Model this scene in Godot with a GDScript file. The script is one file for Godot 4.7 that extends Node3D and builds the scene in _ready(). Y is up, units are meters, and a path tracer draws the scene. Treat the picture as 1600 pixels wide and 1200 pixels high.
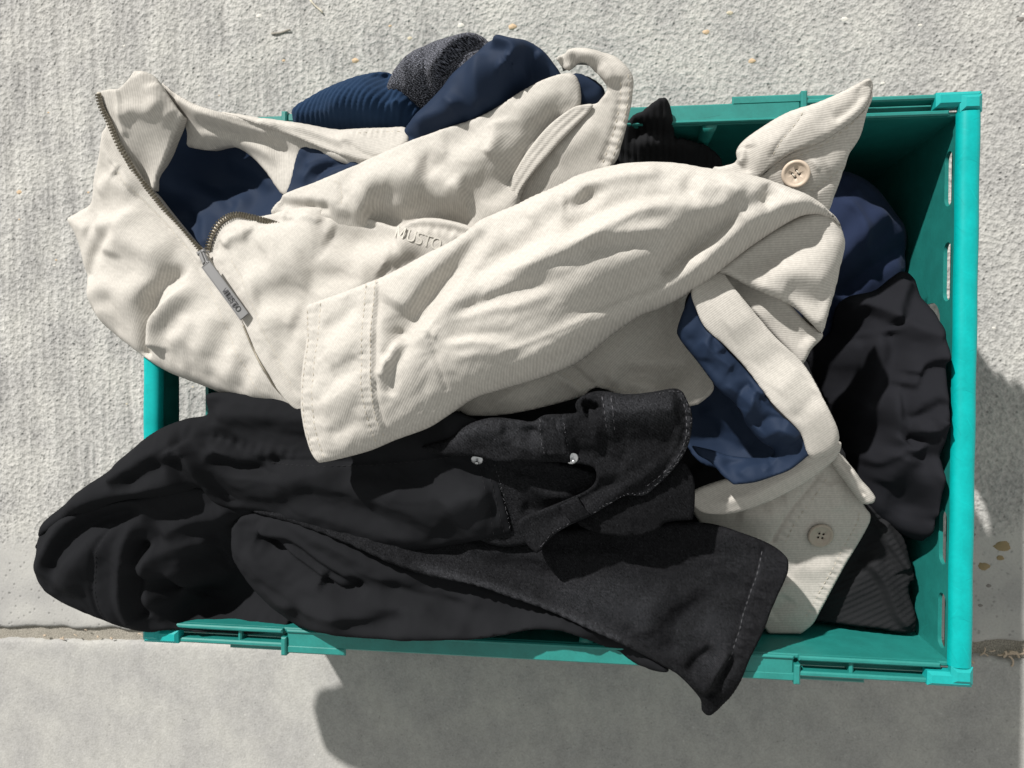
extends Node3D

var M := {}


func _ready() -> void:
	# ------------------------------------------------------------ camera, light, exposure
	var cam := Camera3D.new()
	cam.name = "camera"
	add_child(cam)
	cam.fov = 53.13
	var lens := CameraAttributesPhysical.new()
	lens.frustum_focal_length = 24.0
	lens.frustum_focus_distance = 0.5
	lens.frustum_near = 0.02
	lens.frustum_far = 200.0
	lens.exposure_aperture = 14.0
	cam.attributes = lens
	cam.near = 0.02
	cam.far = 200.0
	cam.transform = Transform3D(Basis(Vector3(0.99156, -0.12952, -0.00595), Vector3(-0.00810, -0.01610, -0.99984), Vector3(0.12940, 0.99145, -0.01701)), Vector3(0.05840, 0.75330, -0.01170))
	var env := Environment.new()
	env.background_mode = Environment.BG_SKY
	var sky := ProceduralSkyMaterial.new()
	sky.sky_top_color = Color(0.61, 0.613, 0.60)
	sky.sky_horizon_color = Color(0.86, 0.85, 0.83)
	sky.sky_curve = 0.12
	sky.ground_bottom_color = Color(0.42, 0.41, 0.39)
	sky.ground_horizon_color = Color(0.6, 0.61, 0.6)
	sky.sky_energy_multiplier = 1.08
	env.sky = Sky.new()
	env.sky.sky_material = sky
	env.tonemap_mode = Environment.TONE_MAPPER_LINEAR
	env.tonemap_exposure = 1.32
	env.sdfgi_enabled = true
	env.ssao_enabled = true
	env.ssil_enabled = true
	var we := WorldEnvironment.new()
	we.name = "world_environment"
	we.environment = env
	add_child(we)
	var sun := DirectionalLight3D.new()
	sun.name = "sun"
	sun.light_energy = 1.5
	sun.light_color = Color(1.0, 0.985, 0.965)
	sun.light_angular_distance = 1.2
	sun.shadow_enabled = true
	add_child(sun)
	sun.look_at_from_position(Vector3(), Vector3(0.66, -1.0, 1.03))
	make_materials()
	build_ground()
	build_crate()
	build_clothes()


# ---------------------------------------------------------------- materials
func make_materials() -> void:
	var rng := RandomNumberGenerator.new()
	rng.seed = 11
	# cotton twill: diagonal ridges of yarn
	var N := 256
	var hb := PackedByteArray()
	var ab := PackedByteArray()
	var n1 := noise(3, 0.05, 2)
	var n2 := noise(4, 0.012, 3)
	for y in N:
		for x in N:
			var ph := TAU * (8.0 * x / N) + 0.5 * n1.get_noise_2d(x * 0.6, y * 0.6)
			var ridge := 0.5 + 0.5 * sin(ph)
			var yarn := 0.5 + 0.5 * sin(TAU * 32.0 * y / N + floor(ph / TAU) * 1.7)
			var h := pow(ridge, 0.8) * (0.8 + 0.2 * yarn)
			hb.append(int(255.0 * clampf(h, 0, 1)))
			var a := 0.90 + 0.07 * ridge + 0.05 * n2.get_noise_2d(x, y)
			ab.append(int(255.0 * clampf(a, 0, 1)))
	var twill_h := tex(Image.create_from_data(N, N, false, Image.FORMAT_L8, hb))
	var twill_a := tex(Image.create_from_data(N, N, false, Image.FORMAT_L8, ab))
	var n7 := noise(17, 0.16, 2, FastNoiseLite.TYPE_VALUE)
	# black denim: fine twill with pale fibre ends
	N = 512
	hb = PackedByteArray()
	ab = PackedByteArray()
	for y in N:
		for x in N:
			var ph := TAU * (48.0 * x / N) + 0.7 * n1.get_noise_2d(x, y)
			var ridge := 0.5 + 0.5 * sin(ph)
			var fleck := n7.get_noise_2d(x * 0.55, y)
			hb.append(int(255.0 * clampf(ridge * 0.5 + 0.2 * rng.randf() + 0.5 * fleck, 0, 1)))
			var a := 0.33 + 0.34 * fleck * absf(fleck) + 0.16 * ridge + 0.03 * n2.get_noise_2d(x * 2.0, y * 2.0) + 0.10 * rng.randf()
			ab.append(int(255.0 * clampf(a, 0, 1)))
	var denim_h := tex(Image.create_from_data(N, N, false, Image.FORMAT_L8, hb))
	var denim_a := tex(Image.create_from_data(N, N, false, Image.FORMAT_L8, ab))
	# soft jersey fluff, and a heather melange
	hb = PackedByteArray()
	ab = PackedByteArray()
	var n3 := noise(9, 0.22, 3)
	for y in N:
		for x in N:
			var e := n3.get_noise_2d(x, y)
			hb.append(int(255.0 * clampf(0.5 + 0.5 * e + 0.12 * rng.randf(), 0, 1)))
			var s := n3.get_noise_2d(x * 0.35 + 900.0, y * 2.6)
			ab.append(int(255.0 * clampf(0.36 + 1.7 * s + 0.1 * rng.randf(), 0.05, 1)))
	var fluff_h := tex(Image.create_from_data(N, N, false, Image.FORMAT_L8, hb))
	var heather_a := tex(Image.create_from_data(N, N, false, Image.FORMAT_L8, ab))
	var cloth := func(c: Color, rough: float, h: Texture2D, hs: float, a: Texture2D, rim: float) -> StandardMaterial3D:
		var m := mat(c, rough, 0.12)
		m.vertex_color_use_as_albedo = true
		if h:
			m.heightmap_enabled = true
			m.heightmap_texture = h
			m.heightmap_scale = hs
		if a: m.albedo_texture = a
		if rim > 0.0:
			m.rim_enabled = true
			m.rim = rim
		return m
	M.twill = cloth.call(lin(0.505, 0.481, 0.443), 0.92, twill_h, 0.007, twill_a, 0.0)
	M.cotton = cloth.call(lin(0.505, 0.481, 0.443), 0.92, twill_h, 0.005, twill_a, 0.0)
	M.cotton_plain = mat(lin(0.50, 0.480, 0.435), 0.9)
	M.thread = mat(lin(0.47, 0.43, 0.36), 0.8)
	M.nylon = cloth.call(lin(0.0105, 0.020, 0.043), 0.72, null, 0.0, null, 0.0)
	M.nylon.metallic_specular = 0.28
	M.denim = cloth.call(lin(0.155, 0.16, 0.179), 0.9, denim_h, 0.010, denim_a, 0.0)
	M.denim_thread = mat(lin(0.012, 0.012, 0.014), 0.8)
	M.denim_pale_thread = mat(lin(0.075, 0.075, 0.082), 0.9)
	M.denim_plain = cloth.call(lin(0.0265, 0.027, 0.030), 0.92, null, 0.0, null, 0.0)
	M.denim_plain.albedo_color = lin(0.030, 0.0312, 0.0352)
	M.jersey = cloth.call(lin(0.014, 0.0145, 0.0175), 0.95, fluff_h, 0.02, null, 0.0)
	M.black_knit = cloth.call(lin(0.017, 0.0175, 0.019), 0.95, fluff_h, 0.02, null, 0.0)
	M.navy_jersey = cloth.call(lin(0.018, 0.026, 0.055), 0.95, fluff_h, 0.015, null, 0.2)
	M.navy_rib = cloth.call(lin(0.014, 0.030, 0.064), 0.95, fluff_h, 0.015, null, 0.25)
	M.heather = cloth.call(lin(0.25, 0.26, 0.31), 0.95, fluff_h, 0.015, heather_a, 0.2)
	# moulded plastic with dust, dulled patches and scratches
	N = 512
	var scuff := Image.create(N, N, false, Image.FORMAT_RGB8)
	var n5 := noise(13, 0.012, 4)
	var n6 := noise(14, 0.09, 3)
	for y in N:
		for x in N:
			var a := 0.90 + 0.07 * n5.get_noise_2d(x, y) + 0.03 * n6.get_noise_2d(x, y)
			scuff.set_pixel(x, y, Color(clampf(a, 0, 1), clampf(a, 0, 1), clampf(a, 0, 1)))
	for i in 120:
		var p := Vector2(rng.randf() * N, rng.randf() * N)
		var dir := Vector2.from_angle(rng.randf() * TAU)
		var k := rng.randf_range(0.90, 1.0) if rng.randf() < 0.8 else 0.75
		for q in int(rng.randf_range(4.0, 60.0)):
			p += dir
			dir = dir.rotated(rng.randf_range(-0.012, 0.012))
			scuff.set_pixel(posmod(int(p.x), N), posmod(int(p.y), N), Color(k, k, k))
	var scuff_t := tex(scuff)
	var plastic := func(c: Color, rough: float, spec: float) -> StandardMaterial3D:
		var m := mat(c, rough, spec)
		m.albedo_texture = scuff_t
		m.uv1_triplanar = true
		m.uv1_world_triplanar = true
		m.uv1_scale = Vector3(6.5, 6.5, 6.5)
		return m
	M.crate = plastic.call(lin(0.016, 0.225, 0.20), 0.45, 0.5)
	M.bar = plastic.call(lin(0.001, 0.41, 0.40), 0.42, 0.32)
	M.bar_end = plastic.call(lin(0.008, 0.38, 0.37), 0.5, 0.4)
	M.button = mat(lin(0.52, 0.43, 0.345), 0.4, 0.4)
	M.button_dull = mat(lin(0.36, 0.315, 0.265), 0.5, 0.3)
	M.hole = mat(lin(0.05, 0.035, 0.025), 0.9)
	M.zip = mat(lin(0.22, 0.20, 0.16), 0.4, 0.5)
	M.zip.metallic = 0.85
	M.pull = mat(lin(0.17, 0.17, 0.172), 0.5, 0.5)
	M.pull.metallic = 0.3
	M.ink = mat(lin(0.05, 0.05, 0.055), 0.6)
	M.rivet = mat(lin(0.55, 0.56, 0.58), 0.35, 0.5)
	M.rivet.metallic = 0.9


# ---------------------------------------------------------------- ground
const JOINT := 0.2567      # where the joint between the slabs runs
const TURN := 0.0346        # the slabs lie a little askew to the crate

func build_ground() -> void:
	var W := 2048
	var Hh := 1536
	var wide := 1.7
	var deep := wide * Hh / W
	var fine := noise(21, 0.33, 3)
	var mid := noise(22, 0.12, 3)
	var big := noise(23, 0.012, 3)
	var line := noise(24, 0.075, 3)
	var pit := noise(25, 0.11, 1, FastNoiseLite.TYPE_CELLULAR)
	pit.cellular_return_type = FastNoiseLite.RETURN_DISTANCE
	pit.cellular_jitter = 1.0
	var chips := noise(26, 0.06, 1, FastNoiseLite.TYPE_CELLULAR)
	chips.cellular_return_type = FastNoiseLite.RETURN_DISTANCE
	var col := PackedByteArray()
	col.resize(W * Hh * 3)
	var hei := PackedByteArray()
	hei.resize(W * Hh)
	for y in Hh:
		var z := (y + 0.5) / Hh * deep - 0.64
		for x in W:
			var wx := (x + 0.5) / W * wide - 0.85
			var b := big.get_noise_2d(x, y)
			var f := fine.get_noise_2d(x, y)
			var m := mid.get_noise_2d(x, y)
			# brushed upper slab, smooth margin beside the joint, floated lower slab
			var rough := 1.0 - smoothstep(JOINT - 0.115, JOINT - 0.085, z + 0.02 * b)
			var brushed := smoothstep(0.15, -0.35, wx + 0.25 * b)
			var h := 0.55
			var a := 1.0
			if z < JOINT:
				var s := line.get_noise_2d(x * 1.0, y * 0.06)
				var c := pit.get_noise_2d(x, y)
				h += rough * (0.30 * m + 0.20 * f + brushed * 0.26 * s)
				h += (1.0 - rough) * (0.03 * m + 0.04 * f)
				var hole := smoothstep(-0.78, -0.98, c) * smoothstep(-0.1, 0.35, mid.get_noise_2d(x * 0.4 + 500.0, y * 0.4))
				h -= hole * lerpf(0.3, 0.35, rough)
				a = 1.0 + rough * (0.30 * m + 0.20 * f + 0.24 * s * brushed) + 0.20 * b - 0.32 * hole + (1.0 - rough) * 0.10 * f
			else:
				h += 0.04 * m + 0.07 * f
				a = 0.95 + 0.14 * b + 0.08 * mid.get_noise_2d(x * 0.45 + 300.0, y * 0.3) + 0.08 * m + 0.16 * f
				var sp := pit.get_noise_2d(x * 0.5 + 700.0, y * 0.5)
				a += 0.35 * smoothstep(-0.9, -1.0, sp) * smoothstep(0.25, 0.5, mid.get_noise_2d(x * 0.3, y * 0.3 + 99.0))
			var st := big.get_noise_2d(x * 1.7 + 2000.0, y * 1.7)
			a -= 0.04 * smoothstep(0.2, 0.55, st)
			var gr := chips.get_noise_2d(x, y)
			a -= 0.5 * smoothstep(-0.93, -1.0, gr) * smoothstep(0.0, 0.3, mid.get_noise_2d(x * 0.2 + 50.0, y * 0.2))
			var i := y * W + x
			hei[i] = int(255.0 * clampf(h, 0.0, 1.0))
			a = clampf(a, 0.3, 1.5) * 0.345
			var l := Color(a, a * 0.985, a * (0.945 - 0.02 * b)).linear_to_srgb()
			col[i * 3] = int(255.0 * l.r)
			col[i * 3 + 1] = int(255.0 * l.g)
			col[i * 3 + 2] = int(255.0 * l.b)
	var m := mat(Color.WHITE, 0.95, 0.25)
	m.albedo_texture = tex(Image.create_from_data(W, Hh, false, Image.FORMAT_RGB8, col))
	m.heightmap_enabled = true
	m.heightmap_texture = tex(Image.create_from_data(W, Hh, false, Image.FORMAT_L8, hei))
	m.heightmap_scale = 0.30
	M.concrete = m
	# two slabs with broken edges, and the sandy joint between them
	for side in [-1.0, 1.0]:
		var st := SurfaceTool.new()
		st.begin(Mesh.PRIMITIVE_TRIANGLES)
		var edge := noise(31 if side < 0 else 32, 16.0, 4)
		var rows := [0.0, 0.002, 0.005, 0.010, 0.02, 0.04, 0.08, 0.16, 0.3, 0.5, 0.7, 2.0, 8.0, 60.0]
		var cols: Array[float] = [-60.0, -8.0, -2.0, -1.0]
		for i in range(-160, 161): cols.append(i * 0.005)
		cols.append_array([1.0, 2.0, 8.0, 60.0])
		for r in rows.size():
			for x in cols:
				var e := edge.get_noise_2d(x, 0.0)
				var z: float = JOINT + side * (0.0055 + rows[r]) + side * 0.0045 * e * exp(-rows[r] / 0.012)
				var y := -0.0035 * exp(-rows[r] / 0.003) * (1.0 + e)
				if r == 0: y = -0.02
				st.set_uv(Vector2((x + 0.85) / wide, (z + 0.64) / deep))
				st.add_vertex(Vector3(x, y, z))
		var nc := cols.size()
		for r in rows.size() - 1:
			for k in nc - 1:
				var a := r * nc + k
				for q in ([a, a + 1, a + nc + 1, a, a + nc + 1, a + nc] if side > 0 else [a, a + nc + 1, a + 1, a, a + nc, a + nc + 1]): st.add_index(q)
		st.generate_normals()
		var o := put(self, "concrete_slab" if side < 0 else "concrete_slab_001", st.commit(), m, Transform3D(Basis(Vector3.UP, TURN), Vector3()))
		tag(o, "rough brushed pale concrete slab under the crate" if side < 0 else "smooth grey concrete slab beyond the joint", "", "", "structure")
	var grit := noise(41, 0.3, 3)
	var im := PackedByteArray()
	for y in 256:
		for x in 256:
			var v := 0.25 + 0.2 * grit.get_noise_2d(x, y)
			var l := Color(v, v * 0.93, v * 0.8).linear_to_srgb()
			im.append_array([int(l.r * 255), int(l.g * 255), int(l.b * 255)])
	var sand := mat(Color.WHITE, 1.0, 0.2)
	sand.albedo_texture = tex(Image.create_from_data(256, 256, false, Image.FORMAT_RGB8, im))
	sand.uv1_triplanar = true
	sand.uv1_world_triplanar = true
	sand.uv1_scale = Vector3(8, 8, 8)
	var st := SurfaceTool.new()
	st.begin(Mesh.PRIMITIVE_TRIANGLES)
	var bump := noise(42, 90.0, 3)
	for j in 6:
		for i in 401:
			var x := -0.9 + i * 0.0045
			var z := JOINT - 0.013 + j * 0.0052
			st.add_vertex(Vector3(x, -0.0055 + 0.0022 * bump.get_noise_2d(x, z), z))
	for j in 5:
		for i in 400:
			var a := j * 401 + i
			for q in [a, a + 1, a + 402, a, a + 402, a + 401]: st.add_index(q)
	st.generate_normals()
	tag(put(self, "joint_sand", st.commit(), sand, Transform3D(Basis(Vector3.UP, TURN), Vector3())), "strip of sandy grit filling the joint between the slabs", "", "", "structure")
	scatter_stones()


func pebble(sd: int, flat: float) -> ArrayMesh:
	var n := noise(sd, 0.9, 2)
	var s := SphereMesh.new()
	s.radius = 1.0
	s.height = 2.0
	s.radial_segments = 12
	s.rings = 6
	var mdt := MeshDataTool.new()
	var am := ArrayMesh.new()
	am.add_surface_from_arrays(Mesh.PRIMITIVE_TRIANGLES, s.get_mesh_arrays())
	mdt.create_from_surface(am, 0)
	for i in mdt.get_vertex_count():
		var v := mdt.get_vertex(i)
		var k := 1.0 + 0.35 * n.get_noise_3d(v.x, v.y, v.z)
		mdt.set_vertex(i, Vector3(v.x * k, v.y * k * flat, v.z * k))
	am.clear_surfaces()
	mdt.commit_to_surface(am)
	var st := SurfaceTool.new()
	st.create_from(am, 0)
	st.generate_normals()
	return st.commit()


# ---------------------------------------------------------------- small helpers
func numbered(called: String) -> String:
	var n := 0
	var s := called
	while has_node(NodePath(s)):
		n += 1
		s = "%s_%03d" % [called, n]
	return s


func tag(o: Node, label: String, category: String, group := "", kind := "") -> Node:
	if label: o.set_meta("label", label)
	if category: o.set_meta("category", category)
	if group: o.set_meta("group", group)
	if kind: o.set_meta("kind", kind)
	return o


func thing(called: String, label: String, category: String, group := "") -> Node3D:
	var o := Node3D.new()
	o.name = numbered(called)
	add_child(o)
	tag(o, label, category, group)
	return o


func put(parent: Node, called: String, mesh: Mesh, m: Material, at := Transform3D()) -> MeshInstance3D:
	var o := MeshInstance3D.new()
	o.name = called
	o.mesh = mesh
	if m: o.material_override = m
	o.transform = at
	parent.add_child(o, true)
	return o


func lin(r: float, g: float, b: float) -> Color:
	return Color(r, g, b).linear_to_srgb()


func mat(c: Color, rough := 0.9, spec := 0.3) -> StandardMaterial3D:
	var m := StandardMaterial3D.new()
	m.albedo_color = c
	m.roughness = rough
	m.metallic_specular = spec
	return m


func tex(im: Image) -> ImageTexture:
	return ImageTexture.create_from_image(im)


func noise(sd: int, freq: float, oct := 3, kind := FastNoiseLite.TYPE_SIMPLEX_SMOOTH) -> FastNoiseLite:
	var n := FastNoiseLite.new()
	n.seed = sd
	n.frequency = freq
	n.noise_type = kind
	n.fractal_octaves = oct
	if oct < 2: n.fractal_type = FastNoiseLite.FRACTAL_NONE
	return n


# Catmull-Rom through points of `w` numbers each; corners keep sharp. Returns samples about `step` apart.
func spline(p: PackedFloat32Array, w: int, closed: bool, corners: Array, step: float) -> PackedFloat32Array:
	var n := p.size() / w
	var out := PackedFloat32Array()
	var last := n if closed else n - 1
	for i in last:
		var i1 := (i + 1) % n
		var i0 := i - 1
		var i2 := i + 2
		if closed:
			i0 = (i0 + n) % n
			i2 = i2 % n
		else:
			i0 = maxi(i0, 0)
			i2 = mini(i2, n - 1)
		if corners.has(i): i0 = i
		if corners.has(i1): i2 = i1
		var dx := p[i1 * w] - p[i * w]
		var dz := p[i1 * w + 1] - p[i * w + 1]
		var steps := maxi(1, int(ceil(sqrt(dx * dx + dz * dz) / step)))
		for s in steps:
			var t := float(s) / steps
			for k in w:
				out.append(cubic_interpolate(p[i * w + k], p[i1 * w + k], p[i0 * w + k], p[i2 * w + k], t))
	if not closed:
		for k in w: out.append(p[(n - 1) * w + k])
	return out


# Thin-plate spline through (x, z, h) triples, in millimetres.
func tps_solve(pts: PackedFloat32Array, smooth: float) -> PackedFloat64Array:
	var n := pts.size() / 3
	var m := n + 3
	var a: Array[PackedFloat64Array] = []
	for i in m:
		var row := PackedFloat64Array()
		row.resize(m + 1)
		a.append(row)
	for i in n:
		var row := a[i]
		for j in n:
			var dx := (pts[i * 3] - pts[j * 3]) * 0.01
			var dz := (pts[i * 3 + 1] - pts[j * 3 + 1]) * 0.01
			var r := dx * dx + dz * dz
			row[j] = smooth if i == j else 0.5 * r * log(r + 1e-12)
		row[n] = 1.0
		row[n + 1] = pts[i * 3] * 0.01
		row[n + 2] = pts[i * 3 + 1] * 0.01
		row[m] = pts[i * 3 + 2]
		a[n][i] = 1.0
		a[n + 1][i] = pts[i * 3] * 0.01
		a[n + 2][i] = pts[i * 3 + 1] * 0.01
	for c in m:
		var best := c
		for r in range(c + 1, m):
			if absf(a[r][c]) > absf(a[best][c]): best = r
		var sw := a[c]
		a[c] = a[best]
		a[best] = sw
		var pr := a[c]
		var inv := 1.0 / pr[c]
		for r in range(c + 1, m):
			var rr := a[r]
			var k := rr[c] * inv
			if k != 0.0:
				for q in range(c, m + 1): rr[q] -= k * pr[q]
				a[r] = rr
	var w := PackedFloat64Array()
	w.resize(m)
	for c in range(m - 1, -1, -1):
		var s := a[c][m]
		for q in range(c + 1, m): s -= a[c][q] * w[q]
		w[c] = s / a[c][c]
	return w


func tps_at(x: float, z: float, px: PackedFloat32Array, pz: PackedFloat32Array, w: PackedFloat64Array) -> float:
	var n := px.size()
	var xx := x * 0.01
	var zz := z * 0.01
	var s := w[n] + w[n + 1] * xx + w[n + 2] * zz
	for i in n:
		var dx := xx - px[i]
		var dz := zz - pz[i]
		var r := dx * dx + dz * dz + 1e-9
		s += w[i] * 0.5 * r * log(r)
	return s


# A piece of cloth: a closed outline (x, z, height, edge roll), heights inside it, and folds drawn along lines. Millimetres.
# Each fold: [kind, height, width to its left, width to its right, fade in, fade out, [x, z, ...], period]
# kinds: 0 soft ridge or valley, 1 sharp crease, 2 puckers along a seam, 3 wear (lightens the dye)
func sheet(parent: Node, called: String, m: Material, d: Dictionary) -> Dictionary:
	var c: float = d.get("g", 2.0)
	var o := PackedFloat32Array(d.o)
	var P := spline(o, 4, true, d.get("k", []), c * 0.8)
	var np := P.size() / 4
	var x0 := 1e9
	var z0 := 1e9
	var x1 := -1e9
	var z1 := -1e9
	for i in np:
		x0 = minf(x0, P[i * 4])
		x1 = maxf(x1, P[i * 4])
		z0 = minf(z0, P[i * 4 + 1])
		z1 = maxf(z1, P[i * 4 + 1])
	x0 -= 2.0 * c
	z0 -= 2.0 * c
	var nx := int(ceil((x1 - x0) / c)) + 3
	var nz := int(ceil((z1 - z0) / c)) + 3
	var n := nx * nz
	var IN := PackedByteArray()
	IN.resize(n)
	for j in nz:
		var z := z0 + j * c
		var cuts: Array[float] = []
		for i in np:
			var i1 := (i + 1) % np
			var za := P[i * 4 + 1]
			var zb := P[i1 * 4 + 1]
			if (za <= z) != (zb <= z):
				cuts.append(lerpf(P[i * 4], P[i1 * 4], (z - za) / (zb - za)))
		cuts.sort()
		for q in range(0, cuts.size() - 1, 2):
			for i in range(maxi(0, int(ceil((cuts[q] - x0) / c))), mini(nx - 1, int(floor((cuts[q + 1] - x0) / c))) + 1):
				IN[j * nx + i] = 1
	var D := PackedFloat32Array()
	D.resize(n)
	D.fill(1e9)
	var NX := PackedFloat32Array()
	NX.resize(n)
	var NZ := NX.duplicate()
	var ER := NX.duplicate()
	for i in np:
		var i1 := (i + 1) % np
		var ax := P[i * 4]
		var az := P[i * 4 + 1]
		var ex := P[i1 * 4] - ax
		var ez := P[i1 * 4 + 1] - az
		var ll := maxf(ex * ex + ez * ez, 1e-6)
		var reach := maxf(P[i * 4 + 3], 0.0) + 2.0 * c
		for j in range(maxi(0, int((minf(az, az + ez) - reach - z0) / c)), mini(nz - 1, int((maxf(az, az + ez) + reach - z0) / c) + 1) + 1):
			var vz := z0 + j * c - az
			for k in range(maxi(0, int((minf(ax, ax + ex) - reach - x0) / c)), mini(nx - 1, int((maxf(ax, ax + ex) + reach - x0) / c) + 1) + 1):
				var vx := x0 + k * c - ax
				var t := clampf((vx * ex + vz * ez) / ll, 0.0, 1.0)
				var qx := vx - t * ex
				var qz := vz - t * ez
				var dd := qx * qx + qz * qz
				var v := j * nx + k
				if dd < D[v]:
					D[v] = dd
					NX[v] = ax + t * ex
					NZ[v] = az + t * ez
					ER[v] = lerpf(P[i * 4 + 3], P[i1 * 4 + 3], t)
	var USE := PackedByteArray()
	USE.resize(n)
	for j in nz - 1:
		for i in nx - 1:
			var v := j * nx + i
			if IN[v] or IN[v + 1] or IN[v + nx] or IN[v + nx + 1]:
				USE[v] = 1
				USE[v + 1] = 1
				USE[v + nx] = 1
				USE[v + nx + 1] = 1
	var X := PackedFloat32Array()
	X.resize(n)
	var Z := X.duplicate()
	var H := X.duplicate()
	for v in n:
		X[v] = x0 + (v % nx) * c
		Z[v] = z0 + (v / nx) * c
		D[v] = sqrt(D[v])
	# base shape
	var tp := PackedFloat32Array()
	for i in o.size() / 4:
		tp.append_array([o[i * 4], o[i * 4 + 1], o[i * 4 + 2]])
	tp.append_array(PackedFloat32Array(d.get("c", [])))
	var w := tps_solve(tp, d.get("smooth", 0.002))
	var px := PackedFloat32Array()
	var pz := PackedFloat32Array()
	for i in tp.size() / 3:
		px.append(tp[i * 3] * 0.01)
		pz.append(tp[i * 3 + 1] * 0.01)
	# the base is smooth: computed on every fourth line and filled in between
	var cx := nx / 4 + 3
	var cz := nz / 4 + 3
	var CB := PackedFloat32Array()
	CB.resize(cx * cz)
	for j in cz:
		for i in cx:
			CB[j * cx + i] = tps_at(x0 + (i - 1) * 4.0 * c, z0 + (j - 1) * 4.0 * c, px, pz, w)
	var wr: Array = d.get("w", [])
	var ns: Array = []
	for q in wr:   # [height, size of a wrinkle, direction in degrees, stretch, seed]
		ns.append(noise(int(q[4]), 1.0 / q[1], 2))
	var warp := noise(5, 0.018, 2)
	for v in n:
		if not USE[v]: continue
		var gx := (X[v] - x0) / (4.0 * c) + 1.0
		var gz := (Z[v] - z0) / (4.0 * c) + 1.0
		var ix := clampi(int(gx), 1, cx - 3)
		var iz := clampi(int(gz), 1, cz - 3)
		var fx := gx - ix
		var fz := gz - iz
		var b := iz * cx + ix
		var r0 := cubic_interpolate(CB[b - cx], CB[b - cx + 1], CB[b - cx - 1], CB[b - cx + 2], fx)
		var r1 := cubic_interpolate(CB[b], CB[b + 1], CB[b - 1], CB[b + 2], fx)
		var r2 := cubic_interpolate(CB[b + cx], CB[b + cx + 1], CB[b + cx - 1], CB[b + cx + 2], fx)
		var r3 := cubic_interpolate(CB[b + 2 * cx], CB[b + 2 * cx + 1], CB[b + 2 * cx - 1], CB[b + 2 * cx + 2], fx)
		var h := cubic_interpolate(r1, r2, r0, r3, fz)
		for q in ns.size():
			var a: float = deg_to_rad(wr[q][2])
			var u := X[v] * cos(a) + Z[v] * sin(a)
			var t := -X[v] * sin(a) + Z[v] * cos(a)
			t += 9.0 * warp.get_noise_2d(X[v], Z[v])
			var e: float = ns[q].get_noise_2d(u / wr[q][3], t)
			h += wr[q][0] * (1.0 - 2.2 * absf(e) if wr[q].size() > 5 else e)
		H[v] = h
	# folds
	var TINT := PackedFloat32Array()
	TINT.resize(n)
	var BD := PackedFloat32Array()
	BD.resize(n)
	BD.fill(1e9)
	var BT := BD.duplicate()
	var soft: float = d.get("soft", 0.4)
	for f in d.get("f", []):
		var kind: int = f[0]
		var amp: float = f[1]
		var wl: float = f[2]
		var wd: float = f[3]
		var F := spline(PackedFloat32Array(f[6]), 2, false, [], 3.0)
		var nf := F.size() / 2
		var total := 0.0
		for i in nf - 1:
			total += sqrt((F[i * 2 + 2] - F[i * 2]) ** 2 + (F[i * 2 + 3] - F[i * 2 + 1]) ** 2)
		var reach := maxf(wl, wd) * (3.5 if kind == 1 else 2.4) + c
		var touched := PackedInt32Array()
		var sofar := 0.0
		for i in nf - 1:
			var ax := F[i * 2]
			var az := F[i * 2 + 1]
			var ex := F[i * 2 + 2] - ax
			var ez := F[i * 2 + 3] - az
			var ll := maxf(ex * ex + ez * ez, 1e-6)
			var sl := sqrt(ll)
			for j in range(maxi(0, int((minf(az, az + ez) - reach - z0) / c)), mini(nz - 1, int((maxf(az, az + ez) + reach - z0) / c) + 1) + 1):
				for k in range(maxi(0, int((minf(ax, ax + ex) - reach - x0) / c)), mini(nx - 1, int((maxf(ax, ax + ex) + reach - x0) / c) + 1) + 1):
					var v := j * nx + k
					if not USE[v]: continue
					var vx := X[v] - ax
					var vz := Z[v] - az
					var t := clampf((vx * ex + vz * ez) / ll, 0.0, 1.0)
					var qx := vx - t * ex
					var qz := vz - t * ez
					var dd := sqrt(qx * qx + qz * qz)
					if dd < absf(BD[v]):
						if BD[v] > 1e8: touched.append(v)
						BD[v] = dd if ex * vz - ez * vx > 0.0 else -dd
						BT[v] = sofar + t * sl
			sofar += sl
		for v in touched:
			var dd := BD[v]
			var wid := wd if dd > 0.0 else wl
			dd = absf(dd)
			var t := BT[v] / total
			var k := amp
			if f[4] > 0.0: k *= smoothstep(0.0, f[4], t)
			if f[5] > 0.0: k *= smoothstep(0.0, f[5], 1.0 - t)
			BD[v] = 1e9
			if kind == 1:
				H[v] += k * exp(-(sqrt(dd * dd + 0.6) - 0.77) / wid)
			elif kind == 2:
				var per: float = f[7]
				var ph: float = TAU * BT[v] / per
				H[v] += k * (sin(ph) + 0.6 * sin(ph * 0.57 + 1.3)) * exp(-(dd / wid) ** 2)
			elif kind == 3:
				TINT[v] += k * exp(-(dd / wid) ** 2)
			else:
				# two flat flanks that meet along a softly rounded line, as folded cloth does
				var q := 1.0 - sqrt((dd / (1.75 * wid)) ** 2 + 0.012)
				H[v] += k * lerpf(0.53 * (q + sqrt(q * q + 0.006)), exp(-(dd / wid) ** 2), soft)
	# slack: the cloth is a little larger than the place it lies in, and buckles into creases
	var DX := PackedFloat32Array()
	DX.resize(n)
	var DZ := DX.duplicate()
	var slack: Array = d.get("slack", [])   # [slack along, slack across, direction, rounds, memory, cell]
	if slack:
		buckle(H, X, Z, DX, DZ, D, IN, USE, nx, nz, c, slack)
	# ribs of a knit: [height, period, direction, bend]
	if d.has("rib"):
		var q: Array = d.rib
		var a := deg_to_rad(q[2])
		for v in n:
			if not USE[v]: continue
			var u := X[v] * cos(a) + Z[v] * sin(a)
			var t := -X[v] * sin(a) + Z[v] * cos(a)
			u += q[3] * t * t * 0.01 + 0.08 * H[v]
			H[v] += q[0] * (absf(sin(PI * u / q[1])) - 0.6)
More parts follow.
